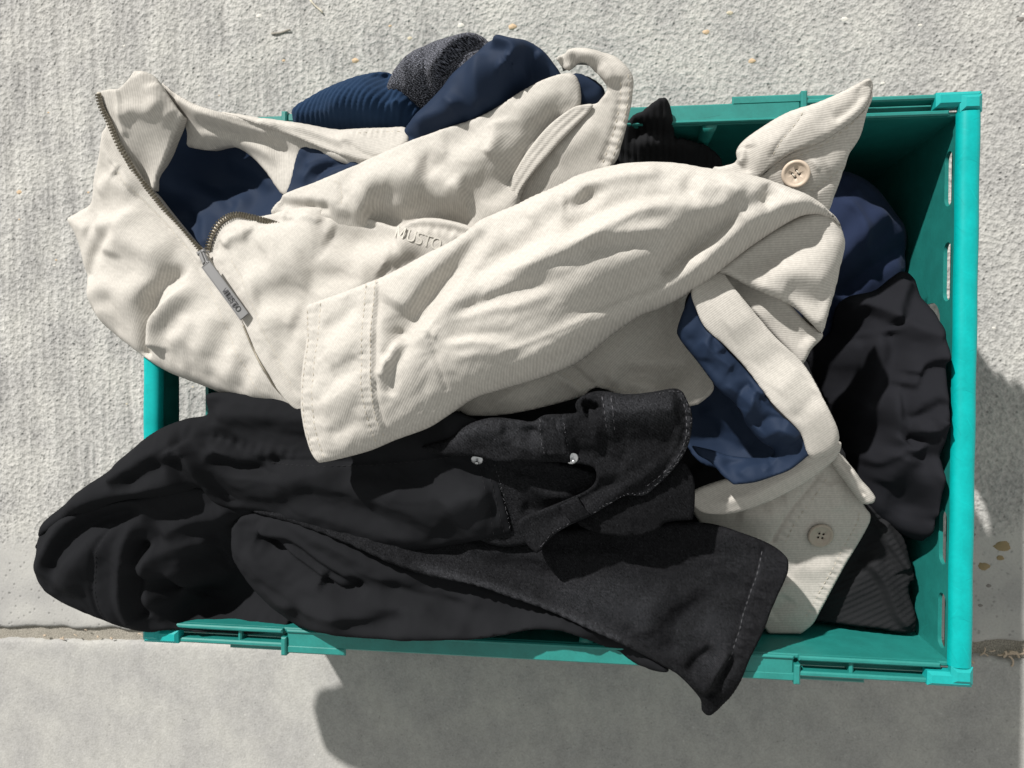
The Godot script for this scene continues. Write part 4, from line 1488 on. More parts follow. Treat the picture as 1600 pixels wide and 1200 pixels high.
	var s_body := sheet(jacket, "back_panel", M.twill, {"o": [-179,-134.1,228,2,-173.3,-138.3,229,2,-146.1,-145.5,234,2,-115,-154.3,241,2,-84.8,-164.3,247,2,-66,-169.6,250,2,-33.2,-177.7,254,2,-17.3,-184.3,256,2,-1.1,-193.3,258,2,14.2,-200,259,2,26.5,-203.2,259,2.5,32.2,-202.9,258,3,36.2,-196.5,256,3,36.2,-183.3,253,3,27.4,-174.6,249,4,16.8,-165.2,247,4,6.3,-146.9,246,4,-2.3,-130.5,245,6,-8.6,-109.4,245,6,-36.2,-85.7,235,6,-81.9,-91.1,232,6,-119.5,-105.4,230,6,-162.7,-115.6,228,6,-187.7,-123.3,226,6], "c": [-115.1,-133.7,243,-78.1,-131.9,247,-50.7,-151.2,252,-24.4,-157.9,255,-34.3,-130.8,247,-7.6,-169.8,255,-100,-117.9,233,-54.4,-119,234,-145.3,-131.6,236,13.3,-184.9,257],
		"f": [[0, 5.1, 13.2, 9.9, 0.15, 0.2, [-115.1,-138,-91.5,-141.8,-77.4,-144.1,-63.3,-146.9]],
			[0, -4.2, 8.8, 8.8, 0.2, 0.2, [-107,-128.9,-88,-129.5,-70.6,-125.1,-57.6,-127.7]],
			[0, 6, 15.4, 9.9, 0.1, 0.1, [-123.5,-125.2,-98.3,-126.3,-75.4,-121.3,-58.3,-122.4,-34.6,-127]],
			[0, -6.8, 7.7, 5.5, 0.1, 0.1, [-112.7,-121.8,-90.3,-116.4,-63,-118.4,-35.7,-111.2]],
			[0, 3.4, 8.8, 11, 0.2, 0.2, [-56.9,-132.2,-44.5,-143,-24.7,-150,-12.2,-151.7]],
			[0, -3.4, 8.8, 8.8, 0.2, 0.2, [-70.7,-152.2,-55.4,-146.7,-45.3,-135.5]],
			[0, 2.5, 6.6, 8.8, 0.2, 0.2, [-68.5,-161.5,-55,-155.5,-41.8,-155.5,-24.4,-162,-19.4,-170]],
			[0, -2.5, 8.8, 6.6, 0.2, 0.2, [-55,-158.8,-41.7,-160.4,-28.7,-168]],
			[0, 4, 3, 8.8, 0.1, 0.1, [-24.6,-151.6,-19.4,-161.9,-21.1,-174.3]],
			[0, 2.5, 5.5, 7.7, 0.2, 0.2, [-61.5,-146.9,-52,-135.8,-39,-129.3]],
			[1, -1.3, 0.9, 0.9, 0.05, 0.05, [-130.1,-141.5,-128,-134.6,-128,-123.7]],
			[0, 2.5, 5.5, 5.5, 0.1, 0.1, [-177.1,-130.4,-156.1,-131.7,-130.7,-125.5,-108.7,-119.5]],
			[0, -4, 4, 3, 0.1, 0.1, [-182.2,-130.7,-161.7,-127.7,-135.8,-124.1]],
			[0, 1.7, 5.5, 5.5, 0.2, 0.2, [-7.5,-177.7,13.4,-188.7,25.6,-192.6]],
			[0, -3.4, 5.5, 5.5, 0.1, 0.1, [-12.7,-130.3,0.2,-154.6,12.8,-170.5,25.4,-179.5]]], "soft": 1, "g": 1.6, "w": [[0.57, 30, -30, 1.8, 75], [0.5, 12, -30, 2, 76]], "slack": [0.02, 0.006, 60, 70, 0.008, 5.5], "sk": 8, "th": 1.6, "a": 40, "t": 10.4})
	stitches(s_body, M.thread, [[-135.4,-142.4,-131.2,-142,-128.5,-135.5,-128,-123.7]], 2, 1, 0.4)
	var s_puff := sheet(jacket, "lining", M.nylon, {"o": [-88.4,-166.3,236,9,-88.3,-175.7,238,9,-78.6,-185.2,244,9,-67.2,-192.9,249,9,-56.5,-200.4,254,9,-48.8,-207.7,258,9,-38.5,-214.3,261,9,-30.6,-219.3,263,9,-24,-224.2,265,9,-16,-226.6,266,9,-7.8,-224.6,266,9,2.5,-224.1,266,9,13.4,-217.9,265,9,21,-209.5,262,9,25.8,-204.4,260,9,34.6,-205.2,258,9,44.4,-201.9,256,9,51.7,-195.8,254,9,50.1,-186.7,250,9,35.4,-182.2,244,9,11.8,-186.5,240,9,-18.3,-172.7,240,9,-58.2,-157.4,238,9], "c": [-49.5,-187,258,-28.9,-199.3,267,-10,-205.4,270,13,-206.1,255,0,-196.1,250,-25.1,-179.7,252,-59.9,-177.4,250],
		"f": [[0, 5, 6, 4, 0.1, 0.1, [-28.9,-215.5,-30.2,-203.4,-29.4,-189.1,-24.2,-180.5]],
			[1, -6, 4, 5, 0.1, 0.1, [-27.4,-185.9,-25.1,-179.7,-30.1,-173]],
			[0, -8, 6, 8, 0.1, 0.15, [-6.2,-210.1,-2.1,-204.4,-4.6,-195,-2.5,-189.2]],
			[0, 8, 6, 4, 0.1, 0.1, [-19.6,-222.5,-6.3,-217.5,-4.8,-206.9,-7.9,-204.7]],
			[0, -9, 8, 8, 0.15, 0.15, [-0.7,-207.9,13.2,-207.5,29.5,-197.7]],
			[0, 5, 6, 6, 0.2, 0.2, [-79.7,-176.5,-64.6,-179.7,-50.2,-180.5,-38.3,-189.5]],
			[0, -5, 5, 5, 0.2, 0.2, [-72.7,-171.6,-55.7,-173.3,-33.2,-179.3]],
			[1, 4, 4, 4, 0.2, 0.2, [-54.3,-192,-47.5,-184.9,-42,-175.9]],
			[1, 4, 4, 3, 0.2, 0.1, [-16.1,-203.4,-10.2,-203.7,-5.2,-206.8]],
			[0, 5, 5, 5, 0.2, 0.2, [5.5,-215.3,17.4,-206.8,25.5,-199.4]],
			[1, -3, 3, 3, 0.1, 0.1, [-86,-171.3,-80,-171.7,-68.6,-165.4]]], "g": 1.5, "w": [], "slack": [0.012, 0.006, 40, 60, 0.01, 4], "sk": 30})
	var s_hem_flap := sheet(jacket, "hem", M.twill, {"o": [20.2,-213.6,258,3,25.7,-216.6,260,6,32.6,-218.7,261,6,48,-216.3,261,6,58.1,-213.4,260,6,64.1,-208.7,259,6,69.9,-200,257,3,70,-191.4,255,2,68.5,-180.3,252,1.5,63.5,-160.7,247,1.5,57.4,-147.1,243,1.5,33.4,-131.2,238,3,-14.7,-116.4,232,3,-14.2,-129.4,236,3,-2.9,-146.8,241,2,10.3,-166,245,2,35.6,-183.4,249,3,47.7,-186.1,252,3,53.4,-192.5,254,3,50.9,-197.1,255,3,43.9,-205.2,256,3,35.8,-209.2,257,3,28,-206.3,257,3], "k": [0], "c": [42.1,-208.6,264,60.2,-201.3,262,58.3,-183.8,255,41.9,-162.3,247,16.5,-143.4,242],
		"f": [[0, 4, 4, 6, 0.1, 0.15, [25.6,-213.8,35.9,-213.6,46,-209.5,53.3,-202.1,56.2,-191.8]],
			[0, -4, 4, 4, 0.2, 0.2, [22.3,-211.9,29.7,-210.7,35.8,-210.9]],
			[2, 0.5, 5, 5, 0.05, 0.05, [64.6,-196.5,64,-182,59.3,-163.4,52.4,-146.4], 5.0],
			[0, -1.5, 2.5, 2.5, 0.05, 0.05, [61.4,-198.1,61.6,-181.9,56.4,-163.5,49.5,-146.5]],
			[0, 3, 8, 8, 0.2, 0.2, [16.6,-151.5,33.6,-162.8,50.2,-173.3]],
			[0, 3, 5, 5, 0.2, 0.2, [46,-204,50.1,-194.7,48.1,-185.2]]], "soft": 1, "g": 1.4, "w": [[0.46, 30, 60, 1.6, 83]], "a": 35, "th": 1.8, "t": 10.4})
	stitches(s_hem_flap, M.thread, [[61.4,-200.9,62.3,-191.2,61.2,-180.1,56.5,-162.4,49.5,-145.7], [66.6,-201.4,67.5,-191.3,66.1,-180.2,61,-161.1,54.5,-144.8]], 2.4, 1.1, 0.5)
	var s_tape := sheet(jacket, "drawcord_tape", M.twill, {"o": [44.5,-182.3,253.8,0.8,28.9,-166.3,252.8,0.8,14.2,-151.5,249.8,0.8,-1.8,-133.7,245.8,0.8,-6.2,-123.2,243.8,0.8,-16.1,-123.4,243.8,0.8,-13,-132.1,244.8,0.8,-1.5,-151.4,248.8,0.8,13.1,-168.5,252.8,0.8,29.3,-180.5,254.8,0.8,37.9,-183.4,254.8,0.8], "k": [4,5], "c": [21.5,-165.7,254.3,4.6,-149.9,250.8],
		"f": [[1, -0.8, 0.8, 0.8, 0, 0, [-10.1,-125.8,-3.4,-136.6,10.9,-154.7,25.6,-169,38.7,-179.9]],
			[1, -0.6, 0.7, 0.7, 0, 0, [-13.5,-127.1,-7.3,-138.8,5.4,-154,20.7,-169.9,33.8,-180.8]]], "g": 1.0, "sk": 2, "th": 1, "a": 85, "t": 9})
	var s_right_front := sheet(jacket, "front_panel", M.cotton, {"o": [-236.4,-94.7,222,1,-234.5,-106.1,221,3,-230.5,-115.4,221,3,-224,-121.1,222,3,-213.1,-124.2,224,3,-199.3,-122.6,226,3,-186.7,-123.3,228,3,-174.3,-126.5,229,3,-156.7,-127.5,231,2.5,-137.1,-124.9,233,2.5,-117.5,-120.3,236,2.5,-99.6,-113.6,239,2.5,-87.7,-110.4,241,2.5,-79.6,-113.7,241,3,-70,-115.9,242,3,-56.4,-114.6,243,3,-37.3,-109.3,244,3,-13,-98.6,244,3,-12.8,-71.4,244,6,-34.7,-37.3,242,6,-61.5,-2.5,240,6,-98.1,15.6,238,6,-126.4,20.5,236,6,-145.8,21.8,234,1,-163,16.5,236,1,-177.7,1.2,237,1,-192.5,-21.3,236,1,-203.6,-44.2,233,1,-222.3,-76,228,1], "c": [-192.5,-92,236,-153,-99.8,240,-136,-109.1,236,-116,-81.6,240,-163.2,-68.9,238,-182.5,-46.6,237,-162.7,-19.6,239,-79.5,-98.5,241,-53.4,-81.1,238,-80.5,-64,237,-211,-107.3,228,-118.1,-100.2,234],
		"f": [[0, 3.6, 13, 15.6, 0.15, 0.2, [-192.7,-94.4,-173.7,-107.1,-154.7,-113,-140.9,-114.7]],
			[0, -4.8, 13, 10.4, 0.1, 0.1, [-142.2,-103.5,-124.6,-98.3,-103.1,-98.5,-86.4,-102.1]],
			[0, 3.6, 10.4, 11.7, 0.15, 0.2, [-146.1,-95.3,-126.1,-90,-102.9,-92.2,-84.1,-98.6]],
			[0, -2.4, 11.7, 11.7, 0.2, 0.2, [-209.1,-83.7,-192.6,-92,-177.3,-93.3]],
			[0, 3, 13, 13, 0.2, 0.2, [-207.8,-69.9,-187.4,-73.8,-167.4,-84.5,-152.8,-90.8]],
			[0, -3.6, 11.7, 11.7, 0.15, 0.2, [-195.4,-60.5,-177.6,-61,-158.2,-59.9,-148.5,-68.7]],
			[0, 3.6, 13, 11.7, 0.2, 0.2, [-195.5,-44.6,-177.6,-51.1,-158,-46.5]],
			[0, -2.4, 9.1, 9.1, 0.2, 0.2, [-158.1,-73.3,-134.4,-76.5,-111.5,-81.6]],
			[0, -3, 7.8, 10.4, 0.1, 0.2, [-99.8,-82.4,-93.5,-79.7,-80,-84.8,-66.4,-91.5]],
			[0, 2.4, 9.1, 9.1, 0.2, 0.2, [-98.1,-88.1,-88.8,-94.4,-79.5,-100.6]],
			[0, 3, 3, 3, 0.1, 0.1, [-225.9,-103.5,-221.8,-110.4,-210.6,-113,-196.3,-111.2]],
			[1, -2.5, 1.5, 1.5, 0.05, 0.1, [-228.8,-96.6,-226.2,-107.4,-219.6,-111.7,-208.2,-110.9]],
			[0, 4, 4, 4, 0.1, 0.2, [-220.7,-99.4,-215.5,-106.6,-199.1,-108.5]],
			[0, -2, 2.5, 2.5, 0.1, 0.1, [-196.4,-118,-180.5,-117.1,-163.8,-115.3]],
			[0, 2.5, 3, 3, 0.1, 0.1, [-176.1,-121.7,-155.7,-119.8,-143.3,-115.6]],
			[1, -2.2, 1.2, 3, 0.05, 0.1, [-172.2,-123,-160.9,-121.9,-157.5,-118.9]],
			[1, -2, 1.6, 1.2, 0.05, 0.2, [-146.4,-122.3,-127.2,-118.1,-108,-112.4,-99.1,-110.1]],
			[1, -1.8, 1.5, 1.5, 0.05, 0.05, [-81.3,-109.8,-68.7,-109.4,-52.5,-107.3,-34.8,-102.6]],
			[2, 0.5, 3, 3, 0.1, 0.1, [-79.5,-108,-61.5,-106.7,-34.9,-100.1], 6.0],
			[0, 1.2, 9.1, 9.1, 0.2, 0.2, [-192.6,-28.6,-182.4,-42.1,-172.7,-55.6]],
			[0, -0.9, 6.5, 6.5, 0.2, 0.2, [-177.3,-12.8,-169.9,-28.5,-167.7,-46.5]],
			[1, -1.2, 0.8, 0.8, 0.05, 0.1, [-217.7,-92.6,-204.4,-74.3,-195.5,-55.9,-182.3,-28.6,-167,-1.6,-159,9.7]]], "soft": 1, "g": 1.6, "w": [[0.53, 30, -20, 1.8, 91], [0.5, 11, 20, 2, 92]], "slack": [0.010, 0.006, 60, 70, 0.006, 5.5], "sk": 5, "th": 1.6, "a": 50, "t": 10.4})
	stitches(s_right_front, M.thread, [[-215.3,-91,-201.1,-71.5,-191.8,-51.3,-178.3,-24.9,-164.2,1.1]], 2.2, 1.0, 0.4)
	embroidery(s_right_front, "MUSTO", Vector2(-0.0900, -0.1066), Vector2(-0.0573, -0.0965))
	var s_flap_low := sheet(jacket, "front_panel", M.twill, {"o": [-54.2,20.7,232,1,-46.4,16.5,233,1,-38.3,19.5,233,1,-18.1,18.7,234,1,3.1,14.9,235,1,25.1,9.4,226,1.5,39.1,4.8,226,1.5,49.1,-0.5,226,1.5,73.3,8,212,1.5,95.4,14.6,210,1.5,118.2,10.8,208,2,128.6,-1.3,207,2,117,-21.2,208,6,107.1,-38.8,210,6,108.6,-60.9,210,6,111.6,-78.2,213,6,33.7,-37.9,230,6,-26.4,-7.1,238,6], "k": [6,10], "c": [59.7,-20.6,226,8.6,1.3,238,86.1,-29.9,212,104,-3.3,209],
		"f": [[1, -2.5, 1, 2, 0.05, 0.1, [29.7,-17.8,40.4,-7.5,46.9,-2.3]],
			[0, 3, 3, 4, 0.1, 0.1, [17,-11.7,29.7,-3.9,39.1,3.9]],
			[0, -4, 6, 6, 0.2, 0.2, [59.9,-3.2,77.4,-9.8,99.6,-5.1]],
			[0, 3, 5, 5, 0.2, 0.2, [68.5,-14.2,90.6,-18.8,108.3,-16.7]],
			[1, 1.2, 0.8, 0.8, 0.05, 0.05, [-26.1,17.5,-13.2,5.9,0.1,-2.1]],
			[0, -4, 5, 5, 0.1, 0.2, [77.7,5.8,95.2,-3.2,104.7,-18.4]],
			[0, 3, 5, 5, 0.1, 0.2, [53.3,-7.5,73.1,-3.2,90.9,6.6]]], "soft": 1, "g": 1.6, "w": [[0.57, 30, -30, 1.6, 95]], "slack": [0.02, 0.01, 0, 50, 0.012, 5], "th": 1.8, "a": 40, "t": 10.4})
	stitches(s_flap_low, M.thread, [[21.2,-14.3,31.8,-5.7,40,0.4], [49.5,-3.1,70.9,2.2,90.9,7.5]], 2.4, 1, 0.5)
	var s_hem_hole := sheet(jacket, "lining", M.nylon, {"o": [105.3,-39.3,200,3,126.2,-21.3,204,3,148.8,14.4,200,3,167.2,36.8,196,3,176.8,46.6,196,3,159.1,57.6,194,3,128.2,56,194,3,113.8,44.8,194,3,101,15.3,194,3,100.4,-16.7,198,3], "c": [133.6,20,184,147.5,38.5,182],
		"f": [[0, 5, 6, 6, 0.2, 0.2, [119.5,15.3,138.1,24.6,155.6,42.4]],
			[0, 4, 6, 6, 0.2, 0.2, [105.1,-3.1,123.4,6,141.7,19.6]]], "g": 2, "w": [[0.76, 26, 40, 2, 97], [0.68, 20.8, 40, 2.4, 397, 1]]})
	var s_tab_band := sheet(jacket, "hem", M.twill, {"o": [114.4,73.7,200,2,143.1,61.1,204,2,161.2,57.3,206,2,178.8,50.8,209,2,193.5,41.4,212,3,211.3,34.5,213,4,211.7,44.4,209,4,203.2,55.3,204,4,184.6,69.9,201,4,162.8,81.5,199,3,141.2,88.6,198,2,121.5,87.6,197,2], "c": [161.7,70.9,204,186.5,58.3,207],
		"f": [[0, 3, 5, 5, 0.2, 0.2, [123.5,82.8,149.3,76.1,178.2,60,198.5,47.3]]], "g": 1.5, "a": 60, "w": [[0.38, 25, 20, 2, 98], [0.34, 20.0, 20, 2.4, 398, 1]], "sk": 10, "t": 10.4})
	var s_hem_lining := sheet(jacket, "lining_facing", M.nylon, {"o": [110,-69.1,254,2,107.8,-63.1,253,2,100.4,-41.9,248,3,101.4,-33.7,246,3,113.3,-18.5,243,3,126.3,-0.8,247,3,137.8,8.7,243,3,145.4,22.1,239,3,155.5,33.5,235,3,164.5,39.2,231,3,163.1,44.2,228,3,153.2,45.5,226,3,136.9,44.3,224,2,125.3,40.8,223,2,111.8,38.1,222,2,116.7,44.6,225,3,124.7,49.3,228,4,131.9,57.3,231,3,138.7,62.8,233,2,154.2,59.7,237,3,172.2,52.3,239,3,183.8,41.3,243,2,177.6,27.2,247,2,160.1,10.1,251,2,144.9,-11.6,247,2,130.8,-26.2,250,2,118.5,-38.3,252,2,112.7,-48.9,253,2], "k": [14,18,21], "c": [120.5,-20.5,250,144.4,7.9,251,165.3,32.3,246,151.4,54.3,237],
		"f": [[1, 3, 4, 3, 0.1, 0.1, [116.2,-18,120.9,-36.7,128.4,-23.7]],
			[1, -4, 3, 3, 0.1, 0.1, [138,12.5,140.7,-0.2,146.9,-4.3]],
			[1, 4, 3, 3, 0.1, 0.1, [142,21,148.2,0.5,154.4,3.7]],
			[1, -2.5, 1.5, 1.5, 0.05, 0.1, [144.5,-2.3,156.1,9.3,164.7,11.7]],
			[1, -3, 3, 4, 0.1, 0.1, [150.3,24,158.5,16.7,168.8,18.9]],
			[1, 4, 4, 4, 0.1, 0.1, [154.1,33.6,163.1,24.8,175.8,32.3]],
			[1, -3, 3, 3, 0.1, 0.1, [160.3,37.9,169.9,34.2,180.1,36.4]],
			[1, 3.5, 3, 3, 0.2, 0.2, [140,57.3,147.5,50.1,163.2,47.4]],
			[1, -3, 3, 3, 0.2, 0.2, [132.3,50.8,144.6,48,161.1,45.1]],
			[1, 2.5, 2, 3, 0.1, 0.1, [114.4,-32.7,123.6,-22.1,135,-14]],
			[1, 1.5, 1.2, 1.2, 0.1, 0.1, [156.8,53,163,49,165.5,44.7]],
			[1, 2, 2.5, 2.5, 0.2, 0.2, [128.9,-4.1,140.8,3.9,149.2,16.2]]], "g": 1.1, "w": [], "slack": [0.02, 0.01, 50, 60, 0.01, 3.2], "sk": 8, "th": 1})
	var s_hem_band := sheet(jacket, "hem", M.twill, {"o": [124.8,-76.1,252,1,133.9,-64.4,258,1,143.9,-52.4,257,1,160,-33.7,255,1,177.8,-16.6,252,1,189.7,6,256,1.5,198.6,22,252,3,201.8,30.7,248,6,200.3,38,244,7,193.3,42.6,241,6,183.8,42.1,243,3,176.6,26.3,248,1,158.9,8,253,1,143.6,-13.2,250,1,129.5,-28.1,253,1,117.2,-38.9,256,1,111.4,-49.4,257,1,108,-64.6,258,1], "c": [130.8,-48.3,259,155.1,-20.5,255,178.6,11.3,255],
		"f": [[0, 1.6, 7, 7, 0.2, 0.2, [129.4,-36.5,140.8,-44.4,146.7,-48.5]],
			[0, -1.6, 6, 6, 0.2, 0.2, [148,-12.4,157,-20.5,164.8,-26.6]],
			[0, 2, 6, 6, 0.2, 0.2, [159.5,1.6,169,-7.8,175.8,-16.6]],
			[0, -2, 5, 5, 0.2, 0.2, [171.9,19.7,180.3,7.3,186.7,0]]], "g": 1.4, "a": 55, "sk": 10, "th": 1.8, "t": 10.4})
	var s_tab_low := sheet(jacket, "hem", M.twill, {"o": [116.7,86.5,178,2,134.7,80.9,180,2,161.4,70.6,182,2,187.4,58.2,184,2,213.2,43.4,185,3,223.7,50.8,182,3,229.1,62.5,179,1.5,238.1,82.4,176,1.2,243.3,89.4,175,1.2,242.9,96.5,174,1.2,235.7,115.7,168,1.2,226.3,134.8,166,1.2,212.4,166.5,162,1.2,207.7,176.1,161,1.5,200.5,183.8,159,1.5,176.8,184.7,160,1.5,165.6,169,164,2,150.8,139.7,168,2,131.4,110.9,172,2], "k": [8,14,15], "c": [200,113.4,171,215,78.7,180,183.4,148.5,166,171.4,98.9,178],
		"f": [[1, -2, 1, 1.2, 0.03, 0.03, [175.1,113.7,177.7,105.7,187,87.9,198.6,71.5,207.8,58.3]],
			[2, 0.5, 4, 4, 0.05, 0.05, [182.3,111.6,189.4,96.1,202.4,75.2,209.8,62.5], 5.5],
			[0, 2.5, 7, 7, 0.2, 0.2, [148.6,90.2,166.6,92.3,179.8,86.7]],
			[0, -2.5, 6, 6, 0.2, 0.2, [161.8,84.8,172.7,77.4,183.7,74.7]],
			[0, 2.5, 6, 8, 0.2, 0.2, [169.9,158.8,181.2,151,192.2,138.3]],
			[0, -2.5, 6, 6, 0.2, 0.2, [175,168.7,184,160.9,189.2,153.3]],
			[2, 0.5, 3, 3, 0.05, 0.05, [236.6,95.2,228.5,116.8,217.9,140,203.8,170.2], 4.5],
			[0, 1.5, 6, 6, 0.2, 0.2, [191.7,128.4,205.7,133,223.7,127.6]],
			[0, 2, 5, 5, 0.2, 0.2, [214.5,64.8,219.5,76.4,221.2,88.3]]], "g": 1.3, "w": [[0.30, 25, 30, 2, 103]], "sk": 10, "th": 1.8, "a": 88, "t": 10.4})
	stitches(s_tab_low, M.thread, [[184.3,113.6,191.2,96.1,204.1,75.1,212.5,61], [234.7,87.2,234.4,95.3,226.6,115.8,216.1,139.6,202,170.8]], 2.4, 1.1, 0.55)
	var s_strap := sheet(jacket, "strap", M.twill, {"o": [211.7,50.9,191,4,212.8,44.4,193,4,218.8,46,193,4,224.3,52.3,192,4,232.7,63.1,190,4,239.4,70.4,188,3,243.2,75.9,187,2,241.8,80.2,186,3,235,80.8,186,4,228.3,73.4,188,5,219.9,62.5,190,5], "k": [6], "c": [223.5,60.4,195,234.5,72.9,190],
		"f": [[1, -1.5, 0.8, 0.8, 0.1, 0.05, [216.4,47.9,224.7,60.6,234.9,74.9]],
			[1, -1, 0.8, 0.8, 0, 0, [233,72.2,236,75.9,235.5,78.8]]], "g": 1.0, "a": 60, "sk": 6, "t": 10.4})
	var s_tab_up_low := sheet(jacket, "hem", M.twill, {"o": [133.3,-135.5,236,2,144.7,-138.4,240,2,154.1,-139.4,243,1,158,-143.3,245,1,170.6,-151.3,248,1,185,-155.7,252,1,199,-163.9,257,1,208.5,-172.4,261,1.5,212.2,-182.3,264,2,213.6,-178.4,262,2,212,-172.1,258,2.5,210.6,-159.4,250,2.5,205.2,-149,244,2.5,203.8,-140.8,240,2.5,200.5,-127.5,233,2.5,195.6,-115.1,228,2.5,175.1,-113,230,3,154.1,-125.3,233,3], "c": [183.1,-138.1,245,197.3,-152.6,249,206.7,-166.2,255,185.5,-123.9,236],
		"f": [[1, -2.2, 1, 1.2, 0.03, 0.1, [182,-125.3,190.5,-131.3,200,-138.2,206.2,-142]],
			[1, -1.2, 0.9, 0.9, 0.02, 0.02, [158.4,-139.3,161.3,-142.1,173.1,-147.9,186.9,-152.9,201.3,-161.6]],
			[0, 2, 6, 6, 0.2, 0.2, [191.4,-138.4,198.6,-145.8,205.9,-151.3]],
			[1, 0.9, 0.7, 0.7, 0, 0, [183.3,-144,186.4,-141.1]],
			[1, 0.9, 0.7, 0.7, 0, 0, [181.7,-144.8,185.3,-140.3]]], "g": 1.2, "w": [[0.27, 22, -30, 2, 105], [0.24, 17.6, -30, 2.4, 405, 1]], "sk": 16, "th": 1.8, "a": 80, "t": 10.4})
	var s_tab_up := sheet(jacket, "hem", M.twill, {"o": [122.6,-145.4,236,3,128.8,-146.4,238,3,136.6,-148.1,240,2,136.6,-154.1,242,3,139.8,-159.9,244,4,148.9,-166.5,248,5,165.1,-174.8,254,5,181,-178.4,259,5,193.7,-182.3,263,4,203.8,-186.5,266,3,209,-188.6,267,2,212.2,-186.5,266,2,212.6,-181.5,264,2,208.2,-171.3,262,1,198.7,-162.8,258,1,184.7,-154.6,253,1,169.6,-149.9,249,1,157,-141.8,246,1,148.2,-135.5,243,1,132.7,-131.7,240,2], "c": [154,-154.8,253,175.5,-166.1,259,196.5,-175.3,264,143.4,-146.8,247],
		"f": [[0, 3, 3, 3, 0.1, 0.1, [137.2,-146.5,139.9,-149.8,140.2,-154.9]],
			[0, -3, 3, 3, 0.1, 0.1, [142.5,-139.6,143.5,-146.9,142.6,-155.9]],
			[1, -1, 0.8, 0.8, 0.05, 0.05, [155.7,-146,160.3,-154.4,170.3,-166.1,174.1,-171.9]],
			[0, 2, 4, 3, 0.1, 0.05, [159,-145.3,180.7,-155.8,197.8,-165.8,208.2,-178.7]],
			[0, -2.5, 3, 2, 0.15, 0.05, [190.5,-165.5,202.3,-173.4,207.1,-182.2,208.2,-186.3]],
			[1, 1.5, 0.8, 0.8, 0.1, 0, [205.6,-178.7,209,-185.6,209.8,-187.9]],
			[0, 2, 8, 8, 0.2, 0.2, [150.4,-153.5,169.1,-158,186.8,-165.6]]], "g": 1.2, "w": [[0.38, 24, -30, 2, 107]], "sk": 18, "th": 2, "a": 85, "t": 10.4})
	stitches(s_tab_up_low, M.thread, [[159.9,-139.9,162.7,-143.5,173.8,-148.5,187.5,-153.9,201.3,-163.2,209.8,-171.7], [182.4,-127.5,190.7,-132.7,204.2,-143.3]], 2.4, 1.1, 0.5)
	stitches(s_tab_up, M.thread, [[157.1,-147.3,161,-155.1,169.9,-166.2,173.4,-172]], 2, 1.2, 0.45)
	var s_sleeve_deep := sheet(jacket, "sleeve", M.twill, {"o": [123.6,-76,246,2,131.9,-81.7,249,3,155.7,-69.2,249,3,180.1,-45.1,246,3,191.8,-36.3,243,3,185.7,-27,240,3,179.6,-16.8,238,3,169.9,-27,240,2,157.2,-40.4,243,2,140.6,-57.5,246,2], "c": [155.9,-53,249],
		"f": [[0, -4, 6, 6, 0.1, 0.1, [132.3,-71.7,151.9,-59.2,172.6,-41.1,185.3,-31.1]]], "g": 1.5, "a": 92, "sk": 12, "t": 10.4})
	var s_sleeve_under := sheet(jacket, "sleeve", M.twill, {"o": [123.1,-76.8,256,6,138,-88,260,6,159.6,-102.3,266,6,180.4,-110.3,272,6,190,-107.4,272,6,196.1,-98.6,270,8,199.3,-89.4,267,9,198.4,-81.8,264,9,197.2,-72.1,261,9,195.9,-63.1,258,8,193.1,-51.6,255,6,190.6,-39.9,252,4,189,-36.3,251,3,181.5,-42.6,253,4,169.9,-53.2,256,5,154.1,-60.3,258,5,140.9,-66.7,258,4,130.8,-72.5,257,3], "k": [12], "c": [167.6,-75.1,265,184.9,-85.7,270,187.5,-63.6,261,152.9,-75.5,263],
		"f": [[0, -4, 8, 8, 0.2, 0.2, [130.7,-76.5,152.7,-83.2,177.3,-93.4,192,-97]],
			[0, 3, 8, 8, 0.2, 0.2, [149.7,-68,168,-71.3,191.2,-67.5]],
			[0, -3, 7, 7, 0.2, 0.2, [161.4,-62,176.8,-58.1,192.6,-56.2]],
			[0, 3, 5, 4, 0.1, 0.1, [146.2,-65.4,165.8,-56.3,186.4,-39.1]]], "soft": 0.6, "g": 1.5, "w": [[0.30, 25, 10, 2, 109]], "slack": [0.012, 0.006, 40, 50, 0.015, 5], "a": 92, "sk": 25, "t": 10.4})
